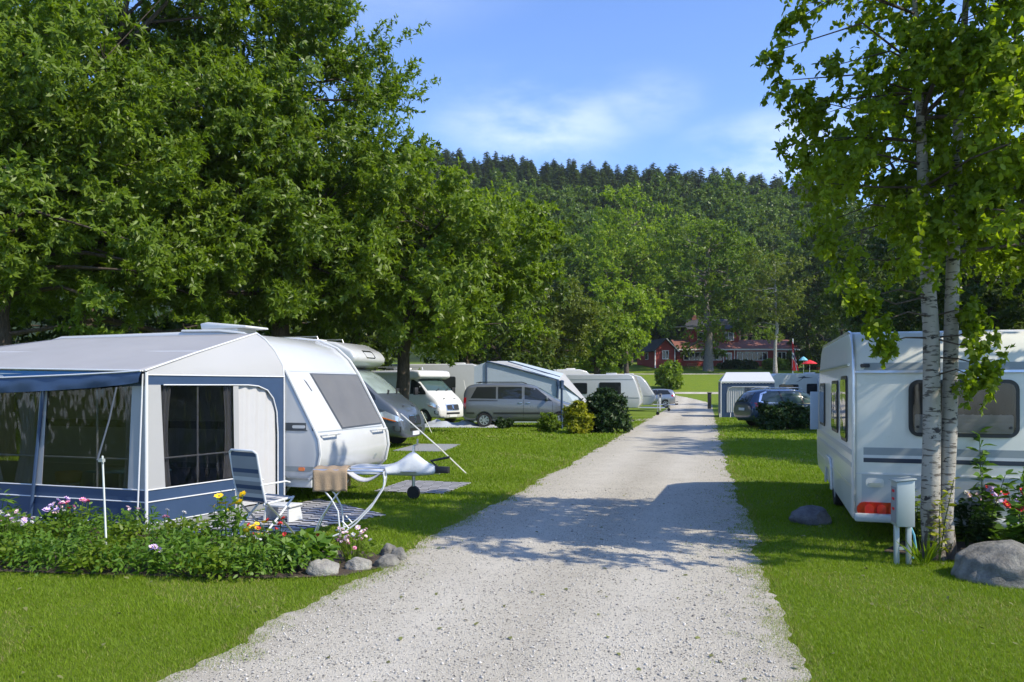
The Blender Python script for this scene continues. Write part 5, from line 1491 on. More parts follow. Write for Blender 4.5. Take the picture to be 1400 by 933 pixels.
mat_obj('outdoor_mat', [(-2.35, 13.55), (-1.15, 13.2), (-.75, 14.7), (-2.0, 15.1)], M['mat_bw'], 'black and white patterned mat on the lawn beyond the silver drawbar cover')
mat_obj('outdoor_mat', [(-3.3, 22.0), (-1.9, 21.7), (-1.55, 24.4), (-2.9, 24.6)], M['mat_grey'], 'grey checked mat in front of the grey motorhome')
def tarp():
    rg = np.random.default_rng(5)
    mb = MB(); n, m = 26, 12; vs = []
    for j in range(m + 1):
        for i in range(n + 1):
            x = -2.0 + 4.0 * i / n; y = -.8 + 1.6 * j / m
            e = min(i, n - i) / 4; f = min(j, m - j) / 3
            h = min(1, e) * min(1, f) * (.16 + .07 * math.sin(x * 5 + y * 2) + .06 * math.sin(x * 2.3 - y * 6) + rg.uniform(-.05, .05))
            vs.append((x, y, max(.01, h)))
    mb.add(vs, [(j * (n + 1) + i, j * (n + 1) + i + 1, (j + 1) * (n + 1) + i + 1, (j + 1) * (n + 1) + i) for j in range(m) for i in range(n)])
    o = mb.build('ground_tarp', M['tarp'], None, smooth=60); o.location = (-2.35, 35.2, .0); o.rotation_euler.z = R(-5)
    tag(o, 'crumpled silver tarpaulin on the grass below the white motorhome front', 'tarp')
tarp()

# ------------------------------------------------------------------ camp furniture
def striped(name, pts_fn, bands, parent, width):
    """woven sling with cross bands, pts_fn(t)->(x,z)"""
    V = []; Fc = []; mi = []
    mats = [M['curtain'], M['awn_blue'], M['skirt']]
    me = bpy.data.meshes.new(name)
    nb = len(bands)
    for k, bnd in enumerate(bands):
        for q in range(3):
            t0 = (k + q / 3) / nb; t1 = (k + (q + 1) / 3) / nb
            (xa, za), (xb, zb) = pts_fn(t0), pts_fn(t1)
            n0 = len(V)
            d = Vector((xb - xa, 0, zb - za)).normalized(); nn = Vector((d.z, 0, -d.x)) * .008
            for off in (Vector(), nn):
                V += [Vector((xa, -width, za)) + off, Vector((xa, width, za)) + off, Vector((xb, width, zb)) + off, Vector((xb, -width, zb)) + off]
            Fc += [(n0, n0 + 1, n0 + 2, n0 + 3), (n0 + 7, n0 + 6, n0 + 5, n0 + 4)]; mi += [bnd, bnd]
    me.from_pydata([tuple(v) for v in V], [], Fc)
    for m_ in mats: me.materials.append(m_)
    for p, i in zip(me.polygons, mi): p.material_index = i
    return link(name, me, parent)
def folding_chair():
    t = thing('folding_chair', 'navy and grey striped folding camp chair beside the awning door', 'chair', (-2.98, 9.55, .02), R(58))
    w = .235
    fr = MB()
    for s in (-w, w):
        fr.tube([(-.30, s, 1.0), (-.24, s, .70), (-.17, s, .42)], .014, 8)
        fr.tube([(-.20, s, .40), (.26, s, .44)], .013, 8)
        fr.tube([(-.24, s, .63), (.14, s, .64), (.20, s, .62)], .011, 8)
    fr.tube([(-.30, -w, 1.0), (-.315, -w * .8, 1.03), (-.315, w * .8, 1.03), (-.30, w, 1.0)], .014, 8)
    fr.build('frame', M['white_tube'], t)
    for s in (-w, w):
        MB().tube([(.24, s * 1.02, .43), (0, s * 1.05, .22), (-.26, s * 1.05, 0)], .013, 8).build('leg', M['white_tube'], t)
        MB().tube([(-.18, s * 1.1, .42), (.05, s * 1.12, .2), (.24, s * 1.12, 0)], .013, 8).build('leg', M['alu'], t)
    MB().tube([(-.26, -w * 1.05, .01), (-.26, w * 1.05, .01)], .012, 8).tube([(.24, -w * 1.12, .01), (.24, w * 1.12, .01)], .012, 8).build('foot_bar', M['white_tube'], t)
    striped('backrest', lambda q: (-.165 - .135 * q - .02 * math.sin(q * PI), .42 + .59 * q), [1, 0, 2, 1, 2, 0, 2, 1, 2, 2, 2, 1], t, w * .97)
    striped('seat', lambda q: (.25 - .42 * q, .44 - .02 * math.sin(q * PI) - .03 * q), [1, 0, 2, 1, 0, 2, 1, 0], t, w * .97)
folding_chair()
def step_stool():
    t = thing('step_stool', 'pale grey plastic step under the awning door behind the striped chair', 'stool', (-3.05, 10.6, .02), CY)
    MB().box((0, 0, .20), (.42, .30, .03)).build('step_top', M['white_dull'], t, bevel=.012)
    for sx in (-1, 1): MB().slab([(sx * .19, -.16, 0), (sx * .19, .16, 0), (sx * .17, .13, .19), (sx * .17, -.13, .19)], .02).build('leg', M['white_dull'], t)
step_stool()
def recliner():
    t = thing('folding_recliner', 'white tubular folding recliner standing on the patterned mat with a brown towel over it', 'chair', (-2.05, 9.62, .02), R(6))
    for y in (-.2, .2):
        MB().tube([(-.31, y, .78), (-.28, y, .66), (-.11, y, .45), (-.03, y, .30), (0, y, .0)], .010, 8).build('leg', M['white_tube'], t)
        MB().tube([(.06, y, .62), (-.10, y, .42), (-.24, y, .20), (-.32, y, .0)], .0095, 8).build('leg', M['alu'], t)
        MB().tube([(.50, y, .76), (.515, y, .66), (.50, y, .56), (.36, y, .34), (.18, y, .15), (.06, y, .06), (-.10, y, .0)], .010, 8).build('side_rail', M['white_tube'], t)
        MB().tube([(.02, y, .18), (.10, y, .09)], .010, 6).build('brace', M['white_tube'], t)
        MB().tube([(-.31, y, .79), (.05, y, .775), (.50, y, .76)], .0125, 8).build('top_rail', M['alu'], t)
    MB().tube([(-.31, -.2, .79), (-.31, .2, .79)], .012, 8).tube([(.51, -.2, .66), (.51, .2, .66)], .012, 8).build('cross_bar', M['white_tube'], t)
    striped('sling', lambda q: (.05 + .45 * q, .77 - .01 * q - .12 * math.sin(q * PI)), [0, 0, 0, 0], t, .19)
recliner()
def towel():
    mb = MB(); vs = []
    n, m = 18, 22
    c, s = math.cos(R(6)), math.sin(R(6))
    for j in range(m + 1):
        q = j / m
        for i in range(n + 1):
            x = -.32 + .40 * i / n
            L = .62; d = q * L
            if d < .27: y, z = -.205 - .018 * (1 if d < .24 else .5), .815 - (.27 - d)
            elif d < .33: y, z = -.205 + (d - .27) / .06 * .40, .815 + .004
            else: y, z = .213, .815 - (d - .33) * .9
            k_ = 1 - min(1, max(0, (.27 - d) / .0001)) if d >= .27 else 1
            fold = .010 * math.sin(i * 1.15 + j * .06) * (min(1, (.27 - d) / .2) if d < .27 else .1)
            y += fold * (-1 if d < .27 else 1)
            z += .006 * math.sin(i * .9)
            vs.append((-2.05 + x * c - y * s, 9.62 + x * s + y * c, z + .01))
    fs = [(j * (n + 1) + i, j * (n + 1) + i + 1, (j + 1) * (n + 1) + i + 1, (j + 1) * (n + 1) + i) for j in range(m) for i in range(n)]
    mb.add(vs, fs)
    me = mb.mesh('towel'); o = finish(me, 'towel', M['brown_cloth'], None, 180)
    so = o.modifiers.new('thick', 'SOLIDIFY'); so.thickness = .008; realize(o); o.data.shade_smooth()
    tag(o, 'brown towel hung over the white folding recliner', 'towel')
towel()
# ------------------------------------------------------------------ power post, stones
def power_post():
    t = thing('power_post', 'grey metal power post on two legs left of the birch stems', 'power post', (3.95, 8.05, 0), R(-9))
    MB().extr([(-.085, .39), (.085, .39), (.085, .86), (-.085, .835)], -.10, .10).build('box', M['box_grey'], t, bevel=.008)
    MB().extr([(-.10, .838), (.10, .866), (.10, .878), (-.10, .85)], -.115, .115).build('lid', M['box_grey'], t, bevel=.004)
    MB().box((-.0875, -.0, .60), (.006, .15, .36)).build('socket_panel', M['skirt'], t)
    for z in (.74, .66, .56): MB().box((-.0915, .0, z), (.006, .07, .028)).build('red_label', M['flag_red'], t, bevel=.003)
    for x in (-.06, .055): MB().box((x, 0, .19), (.045, .05, .42)).build('leg', M['box_grey'], t, bevel=.005)
    MB().box((0, 0, .16), (.09, .03, .03)).build('cross_bar', M['box_grey'], t)
    MB().tube([(.07, .02, .40), (.10, -.02, .30), (.12, 0, .18), (.15, .03, .10), (.10, .02, .06)], .011, 6).build('hose', M['teal'], t)
power_post()
def stonemat2(name, a, b_, lich=.4):
    m, nt, b = nodes(name)
    tc = nt.nodes.new('ShaderNodeTexCoord')
    def nz(s, d=8):
        n = nt.nodes.new('ShaderNodeTexNoise'); n.inputs['Scale'].default_value = s; n.inputs['Detail'].default_value = d; n.inputs['Roughness'].default_value = .7
        nt.links.new(tc.outputs['Object'], n.inputs[0]); return n.outputs['Fac']
    cr = nt.nodes.new('ShaderNodeValToRGB'); cr.color_ramp.elements[0].position = .35; cr.color_ramp.elements[1].position = .68
    cr.color_ramp.elements[0].color = (*a, 1); cr.color_ramp.elements[1].color = (*b_, 1)
    nt.links.new(nz(7), cr.inputs[0])
    mr = nt.nodes.new('ShaderNodeMapRange'); mr.inputs[1].default_value = .56; mr.inputs[2].default_value = .66; mr.inputs[4].default_value = lich
    nt.links.new(nz(3.1), mr.inputs[0])
    mx = nt.nodes.new('ShaderNodeMix'); mx.data_type = 'RGBA'; mx.inputs[7].default_value = (.33, .34, .27, 1)
    nt.links.new(mr.outputs[0], mx.inputs[0]); nt.links.new(cr.outputs[0], mx.inputs[6]); nt.links.new(mx.outputs[2], b.inputs['Base Color'])
    b.inputs['Roughness'].default_value = .9
    bp = nt.nodes.new('ShaderNodeBump'); bp.inputs['Strength'].default_value = 1.0; bp.inputs['Distance'].default_value = .07
    nt.links.new(nz(11), bp.inputs['Height']); nt.links.new(bp.outputs[0], b.inputs['Normal'])
    return m
M['stone'] = stonemat2('grey_stone', (.13, .125, .11), (.30, .285, .25))
M['stone_pale'] = stonemat2('pale_stone', (.26, .24, .21), (.44, .42, .37), .5)
M['stone_dark'] = stonemat2('slate_stone', (.10, .10, .115), (.22, .22, .24), .1)
def rock(label, loc, size, seed, mat, rz=0, flat_=0.25, sub=4, name='edging_stone', group=None, cat='stone'):
    rg = np.random.default_rng(seed)
    bm = bmesh.new(); bmesh.ops.create_icosphere(bm, subdivisions=sub, radius=1)
    pl = [(norm(rg.normal(0, 1, 3)), rg.uniform(.62, .9)) for _ in range(9)]
    ph = rg.uniform(0, 6, 9)
    for v in bm.verts:
        p = np.array(v.co)
        for n_, d in pl:
            e = p @ n_ - d
            if e > 0: p = p - n_ * e * .85
        p = p * (1 + .05 * math.sin(5 * p[0] + ph[0]) * math.sin(4 * p[1] + ph[1]) + .025 * math.sin(11 * p[2] + ph[2] + 6 * p[0]) + .015 * math.sin(19 * p[1] + ph[3]))
        p[2] = max(p[2], -flat_)
        v.co = Vector((p[0] * size[0], p[1] * size[1], (p[2] + flat_ * .8) * size[2]))
    me = bpy.data.meshes.new(name); bm.to_mesh(me); bm.free()
    o = finish(me, name, mat, None, 50); o.location = loc; o.rotation_euler.z = rz
    return tag(o, label, cat, group)
rock('large grey boulder on the grass at the foot of the birch', (4.74, 7.52, -.02), (.58, .44, .345), 3, M['stone'], .3, .2, 5, 'boulder', cat='boulder')
rock('squarish dark grey stone lying on the lawn beside the right-hand caravan', (3.92, 10.45, 0), (.27, .2, .19), 9, M['stone_dark'], .1, .3)
rock('largest pale stone edging the flower bed, below the pale pink flowers', (-1.80, 7.62, 0), (.17, .12, .12), 14, M['stone_pale'], .2, .3)
rock('second pale stone edging the flower bed, right of the largest one', (-1.50, 7.82, 0), (.14, .11, .10), 15, M['stone_pale'], .5, .3)
rock('third stone edging the flower bed, low and half sunk in grass', (-1.26, 7.98, 0), (.16, .11, .10), 16, M['stone'], .9, .3)
rock('small brownish stone at the road end of the flower bed', (-1.17, 8.28, 0), (.10, .10, .10), 17, M['stone'], .4, .3)
rock('rounded brown stone behind the edging stones nearest the road', (-1.30, 8.47, 0), (.11, .10, .12), 18, M['stone'], 1.4, .3)

# ------------------------------------------------------------------ plants
def leafbush(seed, h, r, n, L, W, updir=1.0, dome=True, stems=True):
    """leaves on short stalks through a low mound; returns leaf arrays and stem MB"""
    rg = np.random.default_rng(seed)
    a = rg.uniform(0, 6.28, n); q = rg.random(n) ** .5 * r
    top = h * (1 - .55 * (q / r) ** 2) * rg.uniform(.75, 1.1, n)
    z = top * (1 - rg.random(n) ** 2 * .85)
    P = np.stack([np.cos(a) * q, np.sin(a) * q, z], -1)
    A = np.stack([np.cos(a) * .8, np.sin(a) * .8, rg.uniform(-.25, .5, n)], -1) + rg.normal(0, .45, (n, 3))
    V, Fq = leaf_geo(rg, P, A, L, W, 6, updir, .55)
    mb = MB()
    for k in range(9):
        i = rg.integers(n)
        mb.tube([(P[i][0] * .2, P[i][1] * .2, -.02), (P[i][0] * .7, P[i][1] * .7, P[i][2] * .6), tuple(P[i])], .004, 4)
    return V, Fq, mb
fl_me = {}
def flower_mesh(kind):
    if kind in fl_me: return fl_me[kind]
    rg = np.random.default_rng(hash(kind) % 1000 if False else len(fl_me) + 31)
    mats = {'rose': M['rose'], 'pale': M['pale_pink'], 'lilac': M['lilac'], 'yellow': M['yellow'], 'red': M['scarlet'], 'cream': M['curtain']}
    n = 9 if kind == 'yellow' else 7
    V = []; Fc = []; mi = []
    for k in range(n):
        a = 2 * PI * k / n + rg.uniform(-.15, .15); d = Vector((math.cos(a), math.sin(a), .25)); b = Vector((-math.sin(a), math.cos(a), 0))
        L = .036 * rg.uniform(.85, 1.15); w = .014
        n0 = len(V); V += [d * .004, d * L * .6 + b * w, d * L, d * L * .6 - b * w]; Fc.append((n0, n0 + 1, n0 + 2, n0 + 3)); mi.append(0)
    if kind != 'yellow':
        for k in range(n):
            a = 2 * PI * (k + .5) / n; d = Vector((math.cos(a), math.sin(a), .9)); b = Vector((-math.sin(a), math.cos(a), 0))
            n0 = len(V); V += [d * .004, d * .016 + b * .010, d * .026, d * .016 - b * .010]; Fc.append((n0, n0 + 1, n0 + 2, n0 + 3)); mi.append(0)
    n0 = len(V)
    for k in range(6): V.append(Vector((math.cos(k) * .007, math.sin(k) * .007, .008)))
    V.append(Vector((0, 0, .014)))
    for k in range(6): Fc.append((n0 + k, n0 + (k + 1) % 6, n0 + 6)); mi.append(1)
    me = bpy.data.meshes.new('flower'); me.from_pydata([tuple(v) for v in V], [], Fc)
    me.materials.append(mats[kind]); me.materials.append(M['wood'] if kind == 'yellow' else M['yellow'])
    for p, i in zip(me.polygons, mi): p.material_index = i
    fl_me[kind] = me
    return me
def plant(label, loc, h, r, n, L, W, leaf, seed, flowers=(), group=None, name='flowering_plant', spread=None):
    t = thing(name, label, 'plant', loc, 0, group)
    V, Fq, mb = leafbush(seed, h, r, n, L, W)
    rg = np.random.default_rng(seed + 500)
    link('foliage', npmesh('foliage', V, Fq, [leaf]), t)
    for kind, cnt, z0, z1, sc in flowers:
        for i in range(cnt):
            a = rg.uniform(0, 6.28); q = r * rg.random() ** .5 * .9
            z = rg.uniform(z0, z1)
            x, y = q * math.cos(a), q * math.sin(a)
            o = link('flower', flower_mesh(kind), t, (x, y, z)); s = .8 * sc * rg.uniform(.7, 1.25); o.scale = (s, s, s)
            o.rotation_euler = (rg.normal(.5, .3), rg.normal(0, .3), rg.uniform(0, 6))
            mb.tube([(x * .4, y * .4, 0), (x * .9, y * .9, z * .7), (x, y, z)], .0035, 4)
    mb.build('stems', leaf, t, smooth=0)
    return t
LG = M['leaf_garden']
G3 = 'leafy bedding plants without flowers in the border before the awning'
def bedp(u, v): p = gr(u, v); p.z = .01; return p
ps = [(20, 772), (62, 774), (104, 776), (150, 778), (196, 780), (240, 783), (282, 785), (322, 786), (362, 782), (8, 745), (88, 748), (128, 752), (176, 752), (224, 758), (268, 760), (335, 768), (-25, 760), (196, 742), (255, 744), (155, 738), (110, 733), (60, 752), (42, 779), (84, 781), (128, 783), (172, 785), (262, 788), (302, 789), (345, 789), (385, 786), (-8, 775), (300, 768), (240, 770), (150, 765), (40, 762)]
for i, (u, v) in enumerate(ps):
    plant('low green leafy bedding plant without flowers in the border before the awning', bedp(u, v), .24 + .05 * (i % 3) + (.06 if v < 755 else 0), .25, 210, (.07, .058, .082)[i % 3], (.04, .03, .026)[i % 3], LG if i % 3 else M['leaf_mid'], 300 + i, (), G3, 'bedding_plant')
FG = 'flowering plants in the border before the awning'
plant('tall plant with big yellow flowers at the corner of the awning', bedp(312, 755), .60, .19, 210, .085, .05, LG, 350, [('yellow', 9, .42, .70, 1.7)], FG)
plant('shorter plant with yellow blooms beside the striped folding chair', bedp(352, 770), .36, .17, 120, .07, .04, M['leaf_mid'], 351, [('yellow', 9, .26, .44, 1.4), ('red', 3, .30, .42, .9)], FG)
plant('broad-leaved bright green plant left of the pale edging stones', bedp(418, 777), .36, .27, 210, .12, .075, LG, 352, [('red', 2, .30, .36, .8)], FG)
plant('low clump of pale pink flowers next to the edging stones', bedp(482, 768), .30, .22, 150, .06, .022, M['leaf_mid'], 353, [('pale', 26, .20, .34, .95), ('rose', 6, .16, .30, .8), ('cream', 6, .2, .34, .8)], FG)
plant('clump with lilac-pink flowers in front of the navy awning wall', bedp(78, 740), .40, .24, 170, .085, .045, LG, 354, [('lilac', 5, .36, .46, 1.5), ('pale', 8, .26, .44, 1.1), ('cream', 6, .24, .4, .8)], FG)
plant('clump with deep pink and red flowers below the clear awning window', bedp(102, 742), .40, .18, 110, .08, .045, M['leaf_mid'], 355, [('rose', 5, .38, .48, 1.4), ('red', 3, .38, .47, 1.1)], FG)
plant('leafy clump at the far left of the border with small white and pink flowers', bedp(18, 752), .42, .26, 190, .085, .045, LG, 356, [('cream', 14, .28, .46, .9), ('pale', 12, .26, .44, 1.1), ('lilac', 4, .3, .4, 1.2)], FG)
plant('small green plant with a single lilac flower head at the front of the border', bedp(205, 786), .22, .12, 70, .07, .04, LG, 357, [('lilac', 4, .2, .26, 1.3)], FG)
plant('thin plant with pale pink blooms near the awning corner post', bedp(180, 748), .42, .14, 60, .07, .04, LG, 358, [('pale', 3, .40, .48, 1.3)], FG)
plant('sparse plant with white blooms under the end wall of the awning', bedp(237, 752), .36, .14, 70, .07, .04, M['leaf_mid'], 359, [('cream', 3, .34, .44, 1.1), ('rose', 2, .34, .42, .9)], FG)
plant('dark leafed plant with red flowers in front of the mat', bedp(378, 766), .34, .16, 120, .07, .04, M['leaf_bush'], 360, [('red', 7, .26, .40, 1.0)], FG)
plant('spiky green plant at the left edge of the picture beside the awning', bedp(-8, 735), .62, .2, 150, .13, .03, LG, 361, (), FG)
# bed round the birch
G4 = 'plants in the bed behind the boulder'
def stemplant(label, loc, h, seed, leaf, L=.10, W=.055, nst=4, group=G4, flowers=()):
    rg = np.random.default_rng(seed)
    t = thing('leafy_shrub', label, 'shrub', loc, 0, group)
    mb = MB(); P = []; A = []
    for k in range(nst):
        a = rg.uniform(0, 6.28); hh = h * rg.uniform(.65, 1.0) if k else h
        top = np.array([math.cos(a) * .16 * h, math.sin(a) * .16 * h, hh])
        mb.tube([(0, 0, -.02), tuple(top * np.array([.4, .4, .5])), tuple(top)], [.008, .006, .003], 5)
        for i in range(22):
            f = .15 + .85 * i / 21
            p = top * np.array([f * f, f * f, f]); aa = i * 2.4 + rg.uniform(-.3, .3)
            d = np.array([math.cos(aa), math.sin(aa), .25]); st_ = .05 * (1.2 - f)
            P.append(p + d * st_); A.append(d)
            P.append(p + d * st_ * .6); A.append(d + rg.normal(0, .4, 3))
    V, Fq = leaf_geo(rg, np.array(P), np.array(A), L, W, 6, 1.0, .35)
    link('foliage', npmesh('foliage', V, Fq, [leaf]), t)
    for kind, cnt, z0, z1, sc in flowers:
        for i in range(cnt):
            o = link('flower', flower_mesh(kind), t, (rg.normal(0, .12), rg.normal(-.1, .08), rg.uniform(z0, z1))); o.scale = (sc,) * 3
            o.rotation_euler = (rg.normal(.8, .3), rg.normal(0, .4), 0)
    mb.build('stems', M['leaf_bush'], t)
def b2(u, Y): return Vector(((u - 700) / F * Y, Y, .01))
stemplant('tall leafy shrub with large leaves in front of the back window of the right-hand caravan', b2(1345, 8.55), 1.28, 400, LG, .13, .07, 3)
stemplant('leafy shrub with small orange-red flowers at the right edge above the boulder', b2(1395, 8.2), .98, 401, LG, .11, .055, 6, flowers=[('red', 9, .55, .8, 1.3)])
stemplant('bushy shrub with lilac and red blooms right of the birch stems', b2(1352, 8.75), .72, 402, M['leaf_bush'], .09, .045, 7, flowers=[('lilac', 6, .55, .72, 1.4), ('red', 3, .55, .7, 1.4)])
stemplant('dark leafy plant with white flowers right behind the birch stems', b2(1322, 8.8), .62, 403, M['leaf_bush'], .08, .04, 6, flowers=[('cream', 7, .45, .62, 1.1), ('pale', 4, .45, .6, 1.1)])
stemplant('leafy plant growing between the power post and the birch', b2(1256, 8.7), .62, 404, M['leaf_mid'], .09, .05, 6)
stemplant('fresh green shoots sprouting between the twin birch stems', b2(1284, 8.12), .85, 405, M['leaf_gold'], .08, .045, 2)
stemplant('low dark plant beside the boulder', b2(1345, 8.35), .46, 406, M['leaf_bush'], .08, .035, 8)
stemplant('broad-leaved plant hanging over the right end of the boulder', b2(1398, 7.85), .62, 407, LG, .13, .07, 6)
def tuft(label, loc, seed, n=40, h=.3):
    rg = np.random.default_rng(seed)
    a = rg.uniform(0, 6.28, n); P = np.stack([np.cos(a) * .03, np.sin(a) * .03, np.zeros(n)], -1)
    A = np.stack([np.cos(a) * rg.uniform(.2, .9, n), np.sin(a) * rg.uniform(.2, .9, n), np.ones(n)], -1)
    V, Fq = leaf_geo(rg, P, A, h, .014, 6, .2, 1)
    o = link('grass_tuft', npmesh('grass_tuft', V, Fq, [M['grass']]), None, loc); tag(o, label, 'grass tuft')
tuft('arching tuft of long grass at the foot of the birch by the power post', b2(1262, 7.95), 420)

# bushes further back
def bush(label, u, Y, rx, ry, h, leaf, seed, n=60, L=.13, W=.07, name='garden_bush', z0=.0, tw=14, per=12):
    rg = np.random.default_rng(seed)
    loc = np.array([(u - 700) / F * Y, Y, gzf((u - 700) / F * Y, Y)])
    t = thing(name, label, 'bush', tuple(loc))
    c = np.array([0, 0, h * .5 + z0])
    C = crown_clumps(rg, c, (rx, ry, h * .5), n, .4, lump=.2)
    C[:, 2] = np.maximum(C[:, 2], .08)
    limbs(rg, [np.array([0, 0, -.05]), np.array([0, 0, h * .2]), np.array([0.02, 0, h * .45])], [.05, .04, .03], C, c, 6, twig_r=.008, sides=5).build('stems', M['bark'], t)
    V, Fq = crown_leaves(rg, C, c, min(rx, h * .5) * .42, tw, per, L, W, 4, .8, 0, .7)
    link('foliage', npmesh('foliage', V, Fq, [leaf]), t)
bush('round dark green bush beside the road in front of the white caravans', 830, 30.8, .72, .62, 1.5, M['leaf_bush'], 501, 80)
bush('yellow-green bush left of the round dark one', 790, 30.2, .42, .4, 1.05, M['leaf_gold'], 502, 45, .15, .06)
bush('wispy green plant in front of the front wheel of the minivan', 752, 31.5, .45, .3, .62, M['leaf_mid'], 503, 40, .12, .05, tw=8, per=9)
bush('low green plant below the rear door of the minivan', 688, 33.6, .35, .3, .40, M['leaf_bush'], 504, 30, .10, .05, tw=8, per=8)
bush('long leafy hedge in front of the dark blue estate car', 1076, 32.6, 1.30, .5, 1.02, M['leaf_bush'], 505, 90, .14, .08, 'hedge')
bush('small round green bush on the bank in front of the red lodge', 915, 92, 1.25, 1.1, 2.8, M['leaf_mid'], 506, 70, .4, .22)
bush('dark hedge along the front of the red lodge, right of the twin trunk', 1010, 119, 3.2, .7, 1.1, M['leaf_bush'], 507, 90, .4, .22, 'hedge')
bush('dark bush right of the red lodge, below the flag', 1062, 118, 2.0, 1.0, 1.5, M['leaf_mid'], 508, 80, .4, .22)
bush('dark undergrowth at the hill foot behind the red parasol', 1130, 118, 5.0, 1.6, 3.6, M['leaf_dark'], 509, 110, .45, .25)

# ------------------------------------------------------------------ small things along the road
def hookup_post():
    b = at(902, HOR, 58); b.z = 0
    t = thing('hookup_post', 'white hook-up post standing on the verge by the silver hatchback', 'post', b)
    MB().box((0, 0, .5), (.16, .14, 1.0)).build('post_shaft', M['white_dull'], t, bevel=.02)
    MB().box((0, 0, 1.08), (.30, .22, .22)).build('post_head', M['white_dull'], t, bevel=.04)
    MB().box((.02, -.115, 1.08), (.16, .02, .12)).build('socket', M['flag_navy'], t)
    MB().lathe([(.20, 1.20), (.18, 1.24), (.02, 1.27)], 14).build('cap', M['black'], t)
hookup_post()
def bin_post(label, u, Y, h, m):
    b = at(u, HOR, Y); b.z = gzf(b.x, Y)
    t = thing('lamp_bollard', label, 'bollard', b)
    MB().box((0, 0, h / 2), (.26, .22, h)).build('bollard_body', m, t, bevel=.03)
    MB().box((0, 0, h + .04), (.32, .28, .08)).build('bollard_cap', M['black'], t, bevel=.02)
bin_post('dark bollard on the grass left of the grey and navy awning', 970, 62, 1.2, M['black'])
def flag():
    b = at(1084, HOR, 98); b.z = gzf(b.x, 98)
    t = thing('flagpole', 'white pole with a limp red, white and navy flag right of the lodge', 'flag', b)
    MB().tube([(0, 0, 0), (0, 0, 5.1)], .06, 8).lathe([(.02, 5.1), (.09, 5.16), (.02, 5.24)], 8).build('pole', M['white_tube'], t)
    V = []; Fc = []; mi = []
    cols = [0, 0, 1, 2, 1, 0, 0, 0]           # along the hang
    n = 16; m = 24
    for j in range(m + 1):
        v = j / m
        for i in range(n + 1):
            u = i / n
            w = .10 + .75 * v ** .8 * (.75 + .25 * v)
            x = -.1 + w * u * .95; y = -.08 + .16 * math.sin(u * 14 + v * 2)
            V.append((x, y, 4.9 - 3.6 * v - .4 * u * (1 - v)))
    for j in range(m):
        for i in range(n):
            Fc.append((j * (n + 1) + i, j * (n + 1) + i + 1, (j + 1) * (n + 1) + i + 1, (j + 1) * (n + 1) + i))
            u, v = i / n, j / m
            a = v * 1.1 - u * .25
            bnd = 0
            if .34 < a < .60: bnd = 1
            if .42 < a < .52: bnd = 2
            if .55 < u < .78 and v > .15: bnd = max(bnd, 1)
            if .62 < u < .70 and v > .2: bnd = 2
            mi.append(bnd)
    me = bpy.data.meshes.new('flag'); me.from_pydata(V, [], Fc)
    for k in ('flag_red', 'flag_white', 'flag_navy'): me.materials.append(M[k])
    for p, i in zip(me.polygons, mi): p.material_index = i; p.use_smooth = True
    link('flag_cloth', me, t)
flag()
def parasol(label, u, Y, h, r, m, tilt=0):
    b = at(u, HOR, Y); b.z = gzf(b.x, Y)
    t = thing('parasol', label, 'parasol', b)
    MB().tube([(0, 0, 0), (0, 0, h)], .035, 6).build('pole', M['white_tube'], t)
    MB().lathe([(r, h - .45), (r * .6, h - .2), (.05, h + .02), (.04, h), (r * .58, h - .24), (r * .97, h - .48)], 8).build('canopy', M[m], t, smooth=0)
parasol('red parasol on the terrace right of the flag', 1107, 98, 2.6, 1.0, 'flag_red')
parasol('teal parasol just left of the red one', 1098.5, 99, 2.9, .6, 'teal')
def cafe_table(label, u, Y):
    b = at(u, HOR, Y); b.z = gzf(b.x, Y)
    t = thing('picnic_table', label, 'table', b, R(8))
    MB().box((0, 0, .74), (1.8, .8, .05)).build('tabletop', M['flag_red'] if u > 1120 else M['wood'], t)
    for s in (-.7, .7): MB().box((0, s, .44), (1.8, .26, .05)).build('seat', M['wood'], t)
    for x in (-.7, .7): MB().slab([(x, -.8, 0), (x, -.7, 0), (x, .12, .72), (x, -.0, .72)], .06).slab([(x, .8, 0), (x, .7, 0), (x, -.12, .72), (x, 0, .72)], .06).build('leg', M['wood'], t)
cafe_table('wooden picnic table right of the red parasol', 1126, 111)
cafe_table('wooden picnic table in front of the red lodge window', 946, 119.5)

# ------------------------------------------------------------------ red lodge
def boards():
    m, nt, b = nodes('red_boards')
    tc = nt.nodes.new('ShaderNodeTexCoord'); wv = nt.nodes.new('ShaderNodeTexWave'); wv.bands_direction = 'Z'; wv.inputs['Scale'].default_value = 2.2; wv.inputs['Distortion'].default_value = .3
    nt.links.new(tc.outputs['Object'], wv.inputs[0])
    mx = nt.nodes.new('ShaderNodeMix'); mx.data_type = 'RGBA'; mx.inputs[6].default_value = (.20, .022, .016, 1); mx.inputs[7].default_value = (.34, .045, .030, 1)
    nt.links.new(wv.outputs[0], mx.inputs[0]); nt.links.new(mx.outputs[2], b.inputs['Base Color']); b.inputs['Roughness'].default_value = .7
    return m
M['boards'] = boards()
M['tiles'] = pmat('red_brown_tiles', (.22, .085, .06), .8, var=.3, scale=3, bump=.8, bscale=6)
M['slate'] = pmat('dark_slate', (.035, .035, .04), .7, var=.3, scale=3, bump=.6, bscale=6)
M['trim_white'] = pmat('white_trim', (.72, .72, .70), .5, var=.05)
